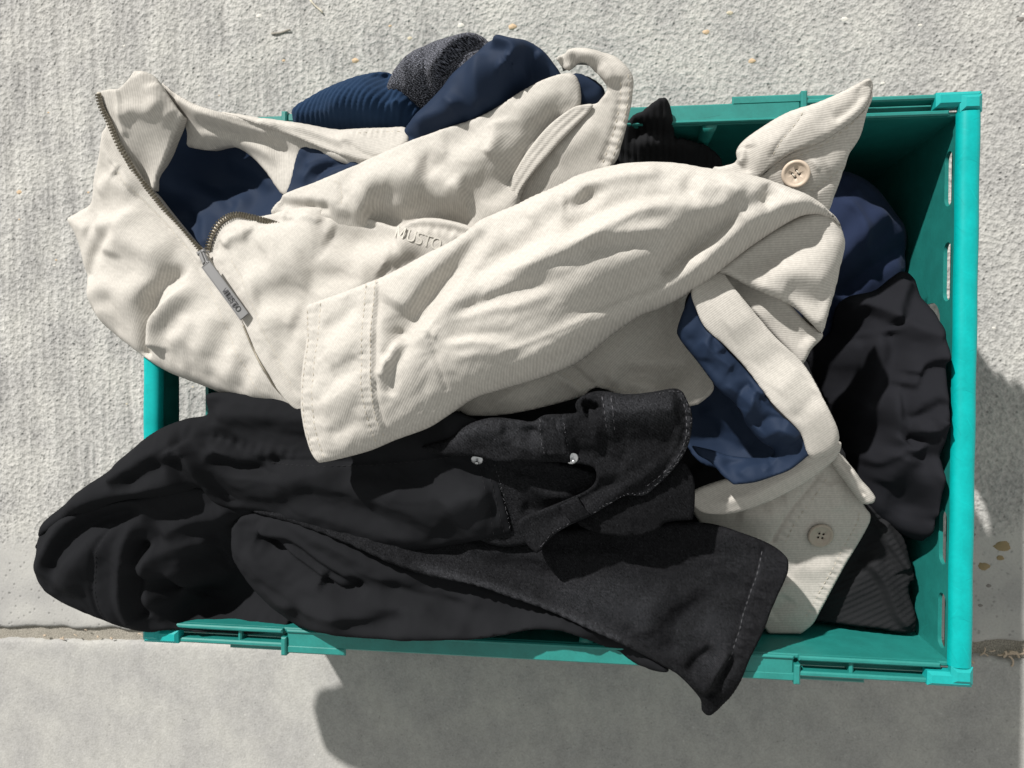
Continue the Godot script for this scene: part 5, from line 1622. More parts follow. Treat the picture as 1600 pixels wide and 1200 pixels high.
	var s_sleeve := sheet(jacket, "sleeve", M.twill, {"o": [-141.9,-53.9,271,2.5,-130.3,-57.8,274,4,-116.2,-61.9,277,5,-98.2,-68,280,6,-88.7,-71.4,281,7,-73.4,-78,282,8,-59.2,-86,278,8,-40.5,-94.4,279,8,-23.7,-106.7,280,8,-14.3,-111.4,281,8,-2.1,-115.8,283,9,9.2,-120.6,285,9,19.5,-124.1,287,9,28.1,-127.9,288,9,36.3,-132.9,284,9,54.8,-137.5,285,9,77.6,-139.5,285,9,96.4,-138.2,285,9,111.3,-135.1,285,9,129.9,-131.9,284,8,144.8,-128.7,283,8,163.3,-121.7,282,8,178,-114.1,281,8,187.9,-107.4,278,8,194.7,-99,276,8,186.7,-104.4,276,5,176,-106.4,275,5,163.7,-102.8,273,5,144.2,-90.5,268,5,129.7,-79.2,264,5,123.5,-74,262,5,114.9,-67.5,260,5,102.2,-59.4,258,6,88.7,-52.6,258,7,75.6,-47.4,258,7,59.5,-36.4,258,7,47.4,-26.2,258,7,35.2,-16.7,258,7,17.9,-9.2,263,7,1.9,-3.8,263,7,-14.3,0.9,263,7,-31.1,6.5,263,7,-47.5,17.1,263,7,-61.6,26.1,263,7,-77.6,32.3,267,7,-84.5,34.9,267,6,-101.2,42,266,5,-124.8,48.5,265,4,-135.8,50.6,264,2,-141.2,41.6,265,1,-145.2,23.2,267,1,-146.2,6.2,269,1,-144.5,-10.7,270,1,-141.4,-29.6,271,1,-140.6,-42.2,271,1], "k": [0,48], "c": [-109.4,-35.2,284,-109.3,-2.8,284,-112.4,30.5,275,-67.4,-19.2,285,-70,13.4,275,-34.2,-50.6,289,-34.4,-19.2,287,-20.5,-3.3,274,5.7,-80.7,294,5.9,-50,294,12.6,-23.5,281,36.2,-103.1,294,44,-69.1,292,47.6,-43.6,274,73.7,-105.7,296,81.7,-80.6,288,110.3,-112.3,296,104.6,-92.7,282,139.3,-112.1,294,165.9,-109.3,287,113.6,-75,270,-68.7,-63.6,281,-43.6,-79,283],
		"f": [[0, 8, 16, 8, 0.1, 0.15, [-75.2,-46.5,-66.4,-59.4,-55.3,-72.2,-35.9,-89.5,-14,-106.4]],
			[0, -7, 8, 7, 0.1, 0.15, [-79.5,-27.1,-67.5,-41.2,-56.4,-55.2,-41.2,-72.8,-25.5,-93.8,-16.4,-104.5]],
			[0, 3, 5, 8, 0.1, 0.1, [-63.2,-25.1,-46.7,-46.9,-30.6,-70.4,-7.2,-101.7]],
			[0, 4, 3, 4, 0.1, 0.2, [-85.6,-6.2,-81.1,-19.1,-74.7,-30.3,-69.8,-35.1]],
			[0, -3.5, 3, 4, 0.1, 0.2, [-83.6,-19.1,-77.5,-29.1,-72.4,-38.4]],
			[0, -3, 3, 4, 0.1, 0.2, [-82.3,5.1,-78.9,-11.1,-72.2,-23.1,-67.3,-31.1]],
			[0, 4, 9, 6, 0.15, 0.25, [-52.4,-41,-34.3,-54.6,-13.9,-67.7,9.7,-76.7,25,-91,38.1,-103]],
			[0, -4, 6, 8, 0.2, 0.2, [-34.6,-66.5,-14.3,-77.7,5.6,-86.7,20.9,-99.8]],
			[0, 5, 7, 4, 0.15, 0.2, [-9.9,-68.8,17.5,-78.4,36.5,-85.7,55.2,-97.8,73.7,-105.7,99.5,-112.2]],
			[0, -3.5, 4, 6, 0.2, 0.2, [28.8,-91.6,47.6,-104.6,73.7,-113.4,95.8,-114.9]],
			[0, 4, 5, 4, 0.2, 0.2, [21.3,-79.5,44,-90.5,70.1,-93.9,96.5,-96.3]],
			[0, -3, 4, 4, 0.2, 0.2, [36.5,-83.1,59,-85.5,89.1,-89.9]],
			[0, 2, 4, 3, 0.2, 0.2, [-25.9,-54.4,-1.9,-65.4,17.5,-70.8,36.5,-73.4]],
			[0, -1.8, 3, 3, 0.2, 0.2, [-42.4,-44.5,-17.7,-54.1,9.8,-61.4,28.9,-65.2]],
			[0, 1.8, 3, 3, 0.2, 0.2, [-46.5,-39,-17.6,-47.9,6,-51.9,25.1,-59.6]],
			[0, -1.6, 3, 3, 0.2, 0.2, [-46.4,-31.1,-21.7,-34,1.7,-34.8]],
			[0, 1.8, 3, 3, 0.2, 0.2, [-46.5,-27.1,-21.9,-29,-2.7,-25.3,9,-27.3]],
			[0, 1.5, 3, 3, 0.2, 0.2, [-42.7,-19.2,-18.3,-22.4,-3,-21]],
			[0, 4, 6, 4, 0.15, 0.15, [25.9,-119.5,34.1,-115.9,43.5,-123,62.5,-127.7,88.7,-129.3]],
			[0, -4, 4, 5, 0.2, 0.2, [26.9,-112.2,36.1,-113.4,47.4,-120.3]],
			[0, -3, 5, 5, 0.2, 0.2, [28.7,-95.5,40,-106.8,47.4,-118.6,50.4,-124.7]],
			[0, 2.5, 5, 5, 0.2, 0.2, [4.9,-104.9,16.7,-111.3,23.6,-117.6]],
			[0, -7, 9, 7, 0.25, 0.1, [28.4,-41,51.5,-51.9,74.8,-62.3,93.7,-76.1,112.1,-91.9,129.2,-104.2,136.1,-108.1]],
			[1, -4, 4, 2.5, 0.1, 0.1, [86.2,-69.8,105,-85.5,122.5,-99.1,134.4,-107.5]],
			[0, 5, 6, 5, 0.15, 0.1, [-19.7,-9.4,16.4,-24.3,47.6,-43.6,83,-59,109.5,-76.7,134.2,-97.8,159.1,-110.6]],
			[1, 1.2, 2, 1, 0.1, 0.1, [-14.6,-20.9,16.8,-32.8,47.6,-47.3,78.8,-61.4]],
			[0, -5, 5, 6, 0.15, 0.3, [130.9,-105.5,137.8,-109.5,147.4,-112.3,153.5,-121.2]],
			[0, 4, 6, 4, 0.2, 0.2, [103.1,-116.5,121.4,-120.1,133.9,-113.6]],
			[0, 3, 6, 5, 0.2, 0.2, [92.2,-110.2,110.7,-105.6,128.7,-109.5]],
			[0, -3, 6, 6, 0.2, 0.2, [95.9,-120.7,110.3,-117.7,125.2,-121.8]],
			[0, 3.5, 6, 6, 0.2, 0.15, [144.3,-106.1,162.6,-110.5,186.3,-107.2]],
			[0, -3, 5, 5, 0.2, 0.2, [146,-122.9,149.4,-116.9,143.6,-109.9]],
			[1, -2.4, 1, 1.4, 0.02, 0.02, [-87.8,-70.6,-89.1,-43.2,-89.3,-19.1,-89.6,-5.4,-88.8,13.8,-86.2,26.5,-82.5,34.9]],
			[0, 1.2, 3, 1, 0.02, 0.02, [-90.3,-67.8,-92.1,-43.3,-91.8,-19,-92.2,-2.9,-91,15.5,-88.5,28.3]],
			[2, 0.3, 3, 3, 0.03, 0.03, [-95.5,-66.2,-96.3,-35.1,-96.3,-2.9,-95.5,21.8,-92.3,35.8], 4.6],
			[2, 0.3, 3, 3, 0.03, 0.03, [-136.5,-52.5,-136.6,-27.4,-140.7,-2.3,-139.9,23,-136,44.5], 4.6],
			[0, -0.8, 1.6, 1.6, 0.02, 0.02, [-131.1,-55.7,-132.9,-27.4,-135.9,-2.4,-134.7,22.8,-130.5,45.1]],
			[0, 2, 6, 6, 0.2, 0.2, [-126.3,-19,-111.4,-23.9,-100.5,-35.2]],
			[0, -2, 5, 5, 0.2, 0.2, [-121.2,-6.7,-109.1,-10.9,-100.2,-21]],
			[0, 2, 6, 6, 0.2, 0.2, [-129.8,14.2,-114.4,5.5,-100.5,-2.9]],
			[0, -2, 5, 5, 0.2, 0.2, [-126.5,31,-114.2,27.2,-100.2,17.7]],
			[0, -2.5, 5, 5, 0.2, 0.2, [-129.4,-35.6,-114.7,-43.6,-101.9,-55.7]],
			[1, -1.3, 1, 1, 0.03, 0.05, [-54,-35.1,-50.8,-23.2,-48.4,-11.3,-45.4,1.8]],
			[1, 1.6, 1.5, 1.5, 0.05, 0.05, [-55.7,-38.3,-54,-34.3,-48.9,-32.6]]], "soft": 0.6, "g": 1.35, "w": [[0.42, 26, -35, 2, 111], [0.45, 9, -30, 2.2, 112]], "slack": [0.002, 0.016, -32, 60, 0.012, 4.5], "sk": 18, "th": 1.8, "a": 32, "smooth": 0.003, "t": 10.4})
	stitches(s_sleeve, M.thread, [[-140,-51.8,-139.3,-29.6,-142.3,-10.7,-144.1,6.2,-143.1,23.1,-139.3,42.8], [-130.2,-56.5,-131,-35.7,-134.3,-14.9,-136.1,6,-135.1,27.1,-130.3,46.9], [-97.3,-67.5,-98,-43.3,-98.1,-21.8,-98.6,-0.1,-96.3,21.8,-93.5,38], [-90.4,-70.2,-92.1,-43.3,-92.2,-19,-92.2,-2.9,-91.3,17.6,-87.3,34.9]], 2.3, 1.0, 0.6)
	zip_run(jacket, [Vector3(-0.3136,0.2364,-0.2123),Vector3(-0.3118,0.2354,-0.2024),Vector3(-0.3072,0.2334,-0.1918),Vector3(-0.3017,0.2304,-0.1762),Vector3(-0.2962,0.2274,-0.1652),Vector3(-0.2905,0.2254,-0.1543),Vector3(-0.2816,0.2234,-0.1433),Vector3(-0.2721,0.2224,-0.1310),Vector3(-0.2610,0.2224,-0.1185),Vector3(-0.2499,0.2234,-0.1069),Vector3(-0.2383,0.2254,-0.0971)])
	zip_run(jacket, [Vector3(-0.2362,0.2237,-0.0984),Vector3(-0.2344,0.2232,-0.1059),Vector3(-0.2304,0.2232,-0.1147),Vector3(-0.2239,0.2242,-0.1205),Vector3(-0.2135,0.2262,-0.1236),Vector3(-0.2008,0.2282,-0.1215),Vector3(-0.1891,0.2292,-0.1183),Vector3(-0.1772,0.2312,-0.1145)])
	zip_line(jacket, s_left_front, [-203.5,-43.3,-199,-34.1,-191.9,-20.9,-184.2,-9.6,-177.3,1.7,-163.9,16.6])
	zip_pull(jacket, Vector3(-0.2301,0.2310,-0.0862), Vector3(-0.2001,0.2405,-0.0493))
	button(jacket, s_tab_up_low, 0.1728, -0.1382, 0.0088, 0.9)
	button(jacket, s_tab_low, 0.2089, 0.1058, 0.0092, 0.2)
	var jeans := thing("jeans", "black denim jeans folded along the near side of the crate with waistband and rivets showing", "jeans")
	var s_jean_low := sheet(jeans, "leg", M.denim_plain, {"o": [-221.8,101,211,4,-204.1,94.6,212,6,-168.3,93.1,214,6,-123.7,105.4,216,6,-76.5,127.5,214,6,-39.2,138.1,212,6,-11.6,146.7,210,6,34.2,160.7,210,6,88.2,189.7,210,6,99.6,200.6,206,4,79.7,199.6,202,6,61.5,191,198,6,34.9,174.2,221,6,12.7,170.1,223,6,-13.7,173.7,227,6,-38.4,178.2,228,6,-54.3,178.6,228,6,-88.7,180.9,229,6,-128.5,180.7,229,6,-147.5,178.9,229,6,-174.5,182.7,205,6,-189.7,173.8,205,6,-203.5,161.7,207,6,-213.7,149.5,209,5,-223.8,132.4,211,4,-225.9,118.3,212,4], "c": [-150.4,137.6,222,-103.1,159.4,220,-56.6,162.4,218,-193.1,122.4,214,-161.7,111,218,-11.1,161.9,213],
		"f": [[1, -7, 1.8, 5, 0.05, 0.1, [-203.6,111.1,-182.4,121.7,-160.8,133.9,-147.7,141.1,-135.2,148.1,-124.8,146.7,-119.4,139.2]],
			[0, 4, 5, 4, 0.2, 0.2, [-195.4,157.3,-167.3,163.5,-129.3,165.4,-97.9,164.2]],
			[0, -3, 4, 5, 0.2, 0.2, [-204.5,142.7,-184.2,156.1,-161.1,169.3]],
			[0, 3.5, 4, 4, 0.2, 0.2, [-131.7,130.3,-104,139.3,-66.7,147.7,-29.4,155.4]],
			[0, 8, 8, 4, 0.1, 0.2, [-203.8,104,-182.5,117,-160.9,131.6,-140.3,142.5,-121.6,148.1]],
			[0, -9, 3, 6, 0.1, 0.2, [-201,115.7,-177.2,116.6,-155.8,128.9,-135.8,139.3,-121.8,145]],
			[0, 5, 6, 5, 0.2, 0.2, [-188.7,93.9,-162.1,106.5,-132.2,120,-104.2,132.5,-66.9,141.9]],
			[0, -7, 5, 6, 0.1, 0.2, [-150.3,139.9,-135.3,145.9,-123.7,143.7,-119.4,139.2]],
			[0, 5, 9, 9, 0.2, 0.2, [-213.9,118.7,-203.9,132.8,-189.8,156.8,-168.5,171.6]],
			[0, 5, 9, 9, 0.2, 0.2, [-154.4,165.2,-120.7,161.2,-93.9,157,-56.6,162.4]],
			[0, -4, 8, 8, 0.2, 0.2, [-137.9,171.9,-111.3,167.7,-83.3,168.9]],
			[0, -5, 7, 7, 0.2, 0.2, [-108.3,146.1,-75.8,149.1,-38.4,157.5]],
			[0, 4, 6, 6, 0.2, 0.2, [-101.4,173.7,-64.2,174.2,-36.9,171.1]]], "g": 1.8, "w": [[0.84, 34, 20, 2, 121], [0.6, 12, 20, 2, 122]], "slack": [0.006, 0.034, 15, 70, 0.006, 6], "sk": 25, "a": 70, "tint": 0.41, "t": 40})
	var s_leg_end := sheet(jeans, "leg", M.denim, {"o": [-208.2,94.3,214,4,-180.5,92.4,220,4,-140,99.7,224,4,-58.3,109,211,3,10.7,103.3,205,3,78.8,97.8,203,3,123.2,94.8,202,4,152.9,101.7,207,5,172.7,110.4,205,5,178.6,115.7,215,4,177.3,126.5,214,1.5,168.7,149.3,212,1.5,162.5,168.8,210,2,154.4,188.2,209,3,147.3,210.3,204,4,139.7,226.9,194,5,130.9,237.5,190,5,125.1,234.2,190,5,122,220.8,200,4,108.9,204.5,206,3,97.9,196.4,210,3,74.7,183.9,213,3,52.5,172.8,216,3,30.2,162.9,218,3,7.8,153.4,220,3,-12.3,147.4,222,3,-37,138.8,224,3,-66.5,134.5,226,3,-89.1,128.1,228,3,-125.3,114.2,225,3,-163.4,103.1,220,3], "k": [9], "c": [33.8,134.7,205,79,145.6,208,123.7,132.1,201,101.1,170.7,211,135.9,173.4,211,131.9,204.8,211,-11.6,130.3,211,157.1,124.2,209,-119.9,106.7,227],
		"f": [[0, 3, 5, 6, 0.2, 0.2, [-57.9,113.2,-12.1,118.3,33.6,120.4,78.9,116]],
			[0, -3, 6, 5, 0.2, 0.2, [-92.6,111.8,-47.9,122.2,-2.4,132.3,34,140.9]],
			[0, 3, 5, 5, 0.2, 0.2, [6.9,136.3,47.7,150.8,79.1,169.2]],
			[0, 4, 5, 3, 0.1, 0.1, [-180.7,96.3,-140.2,107.2,-101,119.7,-60.1,131.8,-14.8,143.5,25.6,157.9,70.3,179.4]],
			[0, -3, 5, 5, 0.15, 0.15, [-165.5,94.2,-130,104.6,-92.3,115.3,-47.5,125.4]],
			[2, 0.6, 4, 4, 0.1, 0.1, [-175.8,99.8,-140.3,110,-100.9,122.3,-60,133.4], 11],
			[2, 0.5, 3, 3, 0.05, 0.05, [-55.5,133.4,-10.2,146.7,34.6,163,79.2,184.7], 7],
			[0, -5, 6, 5, 0.15, 0.2, [101.3,188.5,103.8,168.4,114.5,155.6,132.1,144.2]],
			[0, 4, 7, 7, 0.2, 0.2, [83.5,175.6,87.9,154,105.8,141.1]],
			[0, -5, 4, 4, 0.15, 0.2, [112.6,200.2,120.8,187.1,131.5,179.9]],
			[0, 5, 5, 4, 0.15, 0.15, [122,215.2,129.4,195.4,140.2,177.5]],
			[0, -3.5, 3, 3, 0.1, 0.1, [128.3,221.1,135.2,199.8,144.6,184]],
			[1, -1.8, 1.2, 1.2, 0.03, 0.03, [164.6,108.1,159.7,124,153,146.4,148,166.4,141.1,186.2,130.1,221]],
			[2, 0.5, 3.5, 3.5, 0.03, 0.03, [168.7,112.1,163.7,128,156.4,150.5,151,170.7,143.8,190.7], 6],
			[3, 0.4, 3, 5, 0.1, 0.1, [-82.8,124.8,-37.3,136.5,-10.3,145.1,30.1,160,74.7,180.3]],
			[3, 0.2, 18, 30, 0.2, 0.2, [11.7,142.4,56.7,152.7,92.3,166.7]],
			[3, 0.3, 1.2, 1.2, 0.05, 0.05, [161.7,114.8,157.1,132.9,150.1,153.3,143.7,177.4]],
			[3, 0.2, 12, 12, 0.2, 0.2, [118.8,157.5,131.6,173.5,129.6,200]]], "g": 1.35, "w": [[0.53, 28, 30, 2, 125], [0.7, 9, 40, 2, 126]], "slack": [0.004, 0.022, 22, 70, 0.01, 6], "sk": 14, "th": 2.4, "a": 48, "tint": 0.36, "t": 40})
	stitches(s_leg_end, M.denim_pale_thread, [[162.8,110.6,157.9,128.4,151.4,150.1,146.3,168.7,139.4,188.8]], 2.6, 1.2, 0.6)
	var s_hem_turn := sheet(jeans, "leg_opening", M.denim_plain, {"o": [-367.5,110.6,230,8,-376.1,130.7,228,10,-377.3,148.2,226,10,-371.5,159.8,224,10,-360.9,167.7,222,10,-348.1,174.1,220,10,-329.5,181.7,218,10,-304.6,189.4,216,10,-292.3,191.4,214,10,-280,189.6,212,8,-259.7,192.2,204,5,-222.2,194.1,196,5,-193,189.5,192,3,-187,173.1,188,3,-199.1,138.2,190,3,-204.8,111.4,200,3,-212.7,84.7,215,5,-246.9,74.4,226,5,-292.2,83.8,234,5,-334.5,94.8,232,5], "c": [-344,131.3,240,-316.3,117.1,236,-305.3,141.8,230,-314.7,172.7,224,-277.8,124.8,217,-280.5,143.2,221,-270.4,145.7,219,-269.2,154.7,221,-268.3,151.8,214,-272.2,134.5,216,-283,163.7,217,-275.5,154.8,186,-246.2,127.6,200,-261.7,165.8,172,-234.3,175,172,-230.3,141.8,180,-237.4,94.8,216,-278.9,175.5,194,-264.7,184.9,186],
		"f": [[0, 6, 6, 7, 0.1, 0.15, [-367.6,147.1,-354.7,123.2,-341.6,100.6,-317.8,89.3,-283.1,81.4]],
			[0, -8, 6, 6, 0.1, 0.15, [-357.3,143.1,-340.3,117.5,-317.3,100.9,-284.4,89.8]],
			[0, 4, 8, 8, 0.2, 0.2, [-348.3,158.6,-329.5,131,-312.1,112.5]],
			[1, -1.6, 1, 1, 0.03, 0.03, [-323.8,182.2,-325.2,165.2,-319.7,141.1,-316.2,121.8,-307.8,104.1]],
			[0, 4, 4, 5, 0.08, 0.1, [-300.5,186.8,-302,166.8,-301,142,-297.6,118,-288.2,99.7]],
			[0, -10, 4, 4.5, 0.08, 0.1, [-293.4,179.3,-295.8,157.1,-292.3,132.7,-286.3,114]],
			[0, 8, 7, 8, 0.15, 0.15, [-297.2,144.7,-281.1,129.1,-260.9,120.8,-238.5,120]],
			[0, -8, 7, 9, 0.1, 0.1, [-271.2,162.7,-256,143,-248.8,135.1,-237.8,132.3]],
			[0, 6, 6, 6, 0.2, 0.2, [-287.2,183,-271.9,170.3,-264.3,171.7,-263.7,168.2]],
			[0, 7, 7, 6, 0.15, 0.1, [-276.8,114.8,-253,102.6,-232.1,99.3,-222,89.9]]], "g": 1.25, "w": [[0.76, 26, 60, 2, 131], [0.5, 10, 60, 2, 132]], "slack": [0.02, 0.008, 60, 60, 0.01, 5], "sk": 30, "a": 20, "tint": 0.4, "t": 40})
	stitches(s_hem_turn, M.denim_thread, [[-322.1,180.3,-321.4,162.1,-318,141.2,-314.6,122.8,-306.9,105.6]], 2.4, 1.1, 0.5)
	var s_pocket := sheet(jeans, "pocket_lining", M.denim, {"o": [-54.1,42,232,3,-8.8,45.1,236,3,34.7,52.8,236,3,60.4,66,230,3,34.3,90.1,222,3,2.6,110.3,216,3,-29.1,111,218,3,-55.2,87.6,226,3], "c": [3.5,77,226],
		"f": [[0, 4, 6, 5, 0.2, 0.2, [-9.3,58.7,12.5,72,34.5,73.6]],
			[0, -4, 5, 6, 0.2, 0.2, [-5.6,81.9,12.1,86.1,30,80.8]],
			[1, -1.5, 1, 1, 0, 0, [-13.6,55.2,12.8,59,41.1,58.2]]], "g": 1.8, "tint": 0.42, "t": 40, "a": 20, "w": [[0.57, 26, 60, 2, 135], [0.51, 20.8, 60, 2.4, 435, 1]]})
	var s_thigh := sheet(jeans, "leg", M.denim_plain, {"o": [-237.8,10.9,226,5,-233.8,5.7,227,5,-195.4,4.3,230,4,-135,-1.8,238,4,-78.3,6.3,244,4,-33.7,20.8,246,4,-7.6,35.4,246,4,-12.2,46.6,243,3,-22.5,51,233,1.5,-19.2,63.5,231,1.5,-15,79.4,228,1.5,-10.2,101.1,223,1.5,-23.9,106.3,222,5,-57,115,217,7,-85.4,120.8,216,7,-109.2,119.9,216,7,-133.3,115.1,216,7,-162.6,106.7,216,6,-187.7,98.3,215,6,-208.6,94.5,213,6,-229.4,91.8,210,6,-250.3,87.3,220,6,-277.2,89.4,226,6,-303.4,95.2,225,6,-337.6,101.4,228,6,-362,113.5,227,5,-376.9,126.6,225,5,-374.7,116.7,225,8,-367.7,103.5,227,9,-346.4,87.9,230,10,-318.2,67.7,233,10,-294.1,47.1,231,10,-275.7,34,232,9,-257.4,25.7,225,8,-237.9,21.7,225,5], "k": [11], "c": [-196.4,35.8,228,-146.6,39.2,232,-98,42.2,238,-52.6,50,239,-34.6,75.9,239,-81,82.6,233,-128,75.2,231,-176.5,63,229,-240.5,45,237,-276.1,63.5,243,-318.3,88.2,240,-210.2,79.1,220],
		"f": [[1, -3, 2, 4, 0.1, 0.2, [-237.1,40.6,-219.5,52.7,-196.8,60.5,-171.6,63.8]],
			[0, 4, 6, 5, 0.2, 0.2, [-180.1,87.5,-140.4,96.2,-102.6,106.2,-65.3,107.8]],
			[0, -3, 5, 6, 0.2, 0.2, [-167.4,72.2,-129,84.8,-91.7,95.2]],
			[0, 3, 5, 5, 0.2, 0.2, [-334.6,94.8,-297.9,80.3,-257.4,73.6,-230.5,79.8]],
			[0, 7, 10, 5, 0.1, 0.15, [-371.3,121.4,-342.2,98,-310.7,82.9,-270.5,75.4,-239.3,68]],
			[0, -7, 5, 7, 0.1, 0.15, [-344.5,110.7,-306.7,94.8,-265.6,84,-225.8,79.7]],
			[0, 8, 9, 6, 0.15, 0.1, [-306.7,70.9,-277.3,55.4,-258.9,45.3,-248.6,42]],
			[0, 9, 4, 9, 0.05, 0.3, [-249.2,41.6,-240.9,56.6,-235.1,74.4,-224.7,90.5,-203.3,95.2]],
			[0, -7, 9, 4, 0.1, 0.2, [-253.9,51.9,-247.8,68.8,-240.2,82.3]],
			[0, -6, 5, 5, 0.15, 0.15, [-243.2,36.2,-219.5,40.6,-196.3,52.5,-171.2,54.5]],
			[0, 5, 5, 5, 0.2, 0.2, [-236.3,45,-219.3,48.9,-191.3,50.5,-176.2,47.3]],
			[0, -6, 4, 4, 0.15, 0.15, [-232.1,52,-211.3,60.3,-186.4,57.8]],
			[1, -2.2, 1.4, 1.4, 0.05, 0.05, [-186.3,53.1,-156.5,53.1,-127.1,53.1,-79.5,48.8,-35,41]],
			[2, 0.8, 3.5, 4, 0.1, 0.1, [-233.4,37,-196.2,46,-161.4,49.6], 8],
			[0, 4, 12, 12, 0.2, 0.2, [-227.7,71.8,-187,65.8,-147.5,71.4,-113.6,74.6]],
			[0, -4, 10, 10, 0.2, 0.2, [-131.8,43.3,-127.3,61.3,-133.9,85]],
			[0, 4, 10, 12, 0.2, 0.2, [-99,69.4,-76.7,87.2,-55.1,101.1]],
			[0, -4, 10, 10, 0.2, 0.2, [-103,51.3,-79.7,59.6,-56.9,63.3]],
			[0, 5, 10, 10, 0.2, 0.2, [-57.9,86.1,-39,73.7,-22.5,76.7]],
			[0, 3, 6, 6, 0.2, 0.2, [-188.8,78,-156.9,64.7,-132.1,59.2]],
			[0, 3, 8, 5, 0.1, 0.1, [-186.5,93,-151.7,103.9,-123.2,114.5,-84.9,116.7,-46.9,109.1]],
			[0, -5, 6, 6, 0.2, 0.2, [-290.9,74.1,-271.4,61.1,-258.2,55.1]],
			[0, 3, 6, 6, 0.2, 0.2, [-347.5,95.8,-315.2,77.3,-282.8,59.3]],
			[0, 3, 6, 6, 0.2, 0.2, [-270.9,41.1,-258.8,34.7,-244.5,32.7]],
			[0, 5, 8, 7, 0.1, 0.2, [-231.5,22.5,-196.1,21,-161,23.5,-126.4,25]],
			[1, -1, 0.9, 0.9, 0.05, 0.05, [-29.5,52.8,-25.1,67.8,-21.9,85.9,-20,101.3]],
			[3, 0.2, 16, 16, 0.2, 0.2, [-54.1,93.3,-30.7,78.4,-20.5,81.4]],
			[3, 0.2, 14, 14, 0.2, 0.2, [-56.5,32.3,-38.7,29.8,-25.5,32.6]]], "g": 1.5, "w": [[0.76, 32, 20, 2, 141], [0.6, 11, 20, 2, 142]], "slack": [0.006, 0.032, 8, 70, 0.006, 6], "sk": 14, "th": 2.4, "a": 75, "tint": 0.38, "t": 40})
	stitches(s_thigh, M.denim_thread, [[-186.4,55.9,-156.6,56.4,-127.2,56.3,-79.6,51.9,-37,44.7], [-32.1,53.7,-27.5,68.5,-24.4,85.8,-22.9,104.3], [-27,52.8,-22.6,67.9,-18.9,85.1,-15.6,102.2]], 2.6, 1.1, 0.6)
	var s_waist_low := sheet(jeans, "waistband", M.denim, {"o": [77.4,56.7,232,3,102.2,47.1,236,2,112,57.6,235,1.5,113.7,72.9,232,1.5,112.9,87.6,229,1.5,95.1,89.7,230,1.5,88.9,95.7,229,1.5,73.1,100,230,1.5,50.4,98.3,231,2,34.8,90.4,232,3,47.6,74.8,232,3], "k": [4], "c": [85.8,73.2,235],
		"f": [[1, 1.5, 1, 1, 0.05, 0.05, [71.4,98.2,70.8,82.6,66.9,76.3]],
			[1, -1.5, 1.2, 1.2, 0, 0, [50.4,97.4,45.6,90.1,41.2,85.8]]], "g": 1.6, "th": 2.4, "a": 60, "tint": 0.26, "w": [[0.38, 20, 20, 2, 145], [0.34, 16.0, 20, 2.4, 445, 1]], "t": 40})
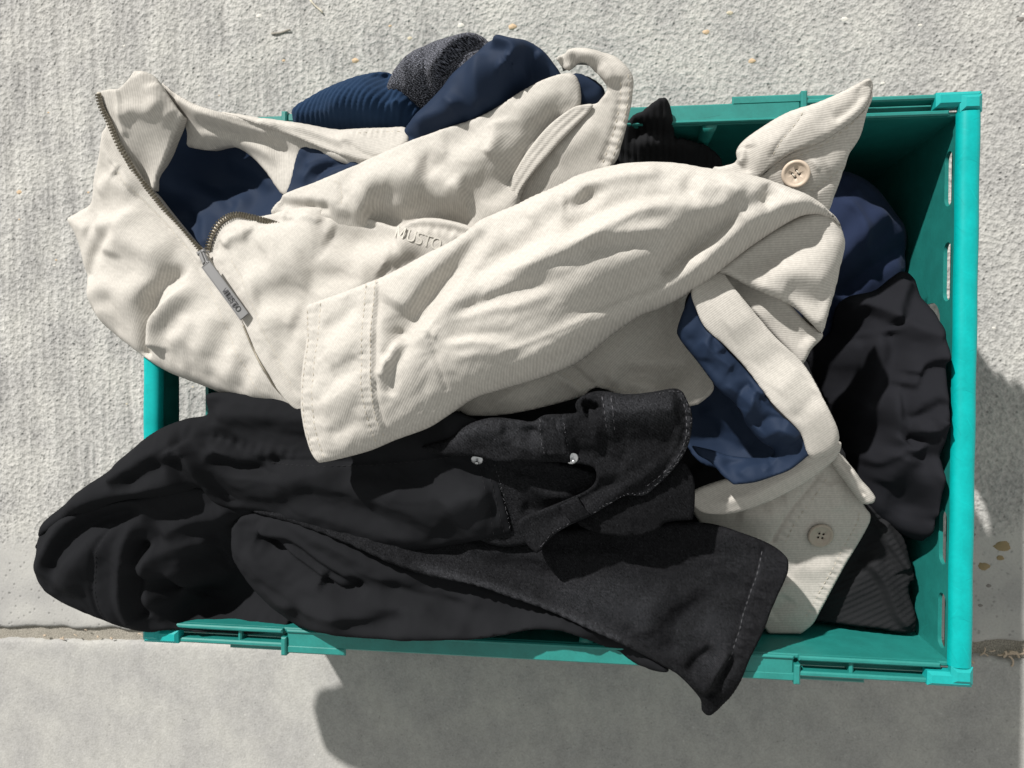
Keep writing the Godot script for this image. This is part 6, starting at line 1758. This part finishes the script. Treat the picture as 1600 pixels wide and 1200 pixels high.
	var s_waist := sheet(jeans, "waistband", M.denim, {"o": [-70.2,40.6,249,6,-50.9,34,247,6,-37.8,24.5,256,6,-20.3,19,259,6,-3.9,20,259,5,7,21.1,259,5,14.9,16.8,260,4,27.7,15.8,260,4,35.6,14.8,261,4,34.8,10.3,262,4,37.2,5.7,263,4,44.9,1.6,264,4,53.4,0.7,264,4,67,2.6,263,4,81.8,1.3,262,4,97.3,-1.3,261,4,103,1.1,259,2,107.8,11.3,256,1.2,109.4,20.9,253,1.2,107.1,36.4,249,1.2,99.1,51.1,245,1.2,88.7,62.7,242,1.2,80.1,70,240,1.2,67.2,70.8,240,1.2,55.8,77.6,239,1.2,44.8,85,238,1.2,30.3,92.1,237,1.2,18.9,99.9,235,1.2,8.5,113.1,234,1.2,2.8,108.3,235,2,-3.8,99.3,235,2,-3.2,89.3,237,2,13.7,80.7,241,2,43.6,66.4,245,2,47.8,53,249,2,35.4,48.8,252,2,10.4,47.8,254,2,-15.3,48.6,252,2,-32.6,45.7,251,3,-54.6,45.4,250,4], "k": [16,28], "c": [-23.6,35,254,18.7,34.2,254,55.9,20.6,263,84,20.3,261,80.7,45.8,251,60.3,59.3,247,26.6,80.3,241],
		"f": [[0, 4, 6, 7, 0.1, 0.1, [-54.8,42.4,-31.9,28.7,-6.1,26.9,14.8,24.9,35.5,26.1]],
			[0, -4, 5, 5, 0.2, 0.2, [-14.6,25.3,2.3,26.7,12.7,24]],
			[0, 5, 7, 6, 0.1, 0.1, [47.8,12.5,71.9,12.3,100,10.5]],
			[0, -9, 5, 5, 0.1, 0.1, [40.5,12.7,44.6,11,46.2,7.7]],
			[0, -5, 8, 9, 0.1, 0.1, [47.9,33.4,72.2,32.9,100.8,33]],
			[0, -5, 7, 7, 0.1, 0.1, [31.3,40.3,47.8,42.9,68.4,48.1]],
			[1, 2, 1.4, 1.4, 0.05, 0.05, [12.4,19.4,13,30,15.4,43.5]],
			[1, 2.2, 1.6, 1.6, 0.05, 0.05, [24.8,16.3,25.5,29.8,28.7,43.3]],
			[1, 2, 1.5, 1.5, 0.05, 0.05, [53.4,1.9,55.5,14.5,57.2,28.9]],
			[0, 4, 7, 7, 0.2, 0.2, [-6.3,34.5,10.4,38.5,35.4,38]],
			[0, -4, 5, 5, 0.2, 0.2, [2.1,38.6,6.4,30.1,11.5,24.9]],
			[1, -1.2, 0.9, 0.9, 0.05, 0.05, [101.5,4,104.4,20.4,100.9,37.2,89.3,56.9]],
			[2, 0.8, 2.5, 2.5, 0.05, 0.05, [106.6,12.2,105,35.1,93.4,54.7,77.1,67.3], 5],
			[0, 3, 4, 5, 0.1, 0.1, [8.9,105.9,35,84.7,64.6,66.1,93,45.8]],
			[0, -4, 5, 5, 0.2, 0.2, [22.2,82.7,47.8,68.6,68.6,57]],
			[3, 0.5, 2, 2, 0.02, 0.02, [99.8,-0.1,106.6,12.2,107.8,22.5,105,36.4,96.6,51.1,80.5,68.2,56.3,76.7,30.7,90.7,9.8,111.3]],
			[3, 0.4, 10, 10, 0.2, 0.1, [47.8,12.5,75.9,12.2,100.1,12.1]],
			[3, 0.4, 10, 10, 0.2, 0.2, [-54.9,40.4,-31.9,29.1,-6.2,28.6,35.5,25.3]],
			[3, 0.4, 1.5, 1.5, 0, 0, [55.4,4.3,56.3,16.5,57.6,28.9]],
			[3, 0.3, 1.5, 1.5, 0, 0, [27.3,17.1,27.2,29.8,29.6,43.3]]], "g": 1.3, "w": [[0.38, 24, 20, 2, 151], [0.6, 8, 20, 2, 152]], "slack": [0.012, 0.004, 0, 50, 0.02, 4.5], "sk": 12, "th": 2.6, "a": 70, "tint": 0.33, "t": 40})
	stitches(s_waist, M.denim_pale_thread, [[100.7,3.2,105,14.2,104.9,33,96.5,49.4,78.8,65.5], [51.8,2.7,53.9,14.5,55.6,29.8], [57.4,3.5,59.1,14.4,60.4,29.7]], 2.6, 1.2, 0.6)
	stitches(s_waist, M.denim_pale_thread, [[83.8,2.5,97.4,0.4,102.3,2.4,106.6,11.3,108.1,20.8,105.8,36,98.2,50.3,88.2,61.3,79.2,68.2,67.1,69.4,55.8,75.8,44,83.6,29.9,90.3,18.5,98,9.8,109.5], [12.4,18.1,13,30.9,15.8,43.5], [27.7,17.1,28.8,30.6,30.8,43.3]], 1.1, 0.8, 0.32, 0.1, 0.8)
	stitches(s_thigh, M.denim_pale_thread, [[-21.5,51.8,-18.2,63.4,-15,78,-11.4,98.3]], 1.1, 0.8, 0.32, 0.1, 0.8)
	var s_loop := sheet(jeans, "belt_loop", M.denim, {"o": [13.4,17.2,261,1.2,26.6,16.2,261,1.2,28.4,29.2,262,1.2,30.3,42.2,259,1.2,17.5,43.3,259,1.2,14.8,30.3,262,1.2], "k": [0,1,3,4], "c": [21.5,29.3,263],
		"f": [[1, -0.8, 0.8, 0.8, 0.05, 0.05, [16.3,19.2,17.3,30.2,19.6,41.1]],
			[1, -0.8, 0.8, 0.8, 0.05, 0.05, [24.5,17.8,25.9,30.1,27.9,41]]], "g": 1, "th": 2, "a": 70, "tint": 0.38, "t": 40})
	var s_loop2 := sheet(jeans, "belt_loop", M.denim, {"o": [24.3,77.5,245,1.2,36.2,70.9,247,1.2,41.2,79.1,245,1.2,45.4,84.2,242,1.2,32.2,90.4,241,1.2,28.4,84.6,243,1.2], "k": [0,1,3,4], "c": [34.5,80,246], "g": 1, "th": 2, "a": 20, "tint": 0.34, "t": 40})
	rivet(jeans, s_thigh, -0.0333, 0.0496)
	rivet(jeans, s_waist, 0.0329, 0.0454)
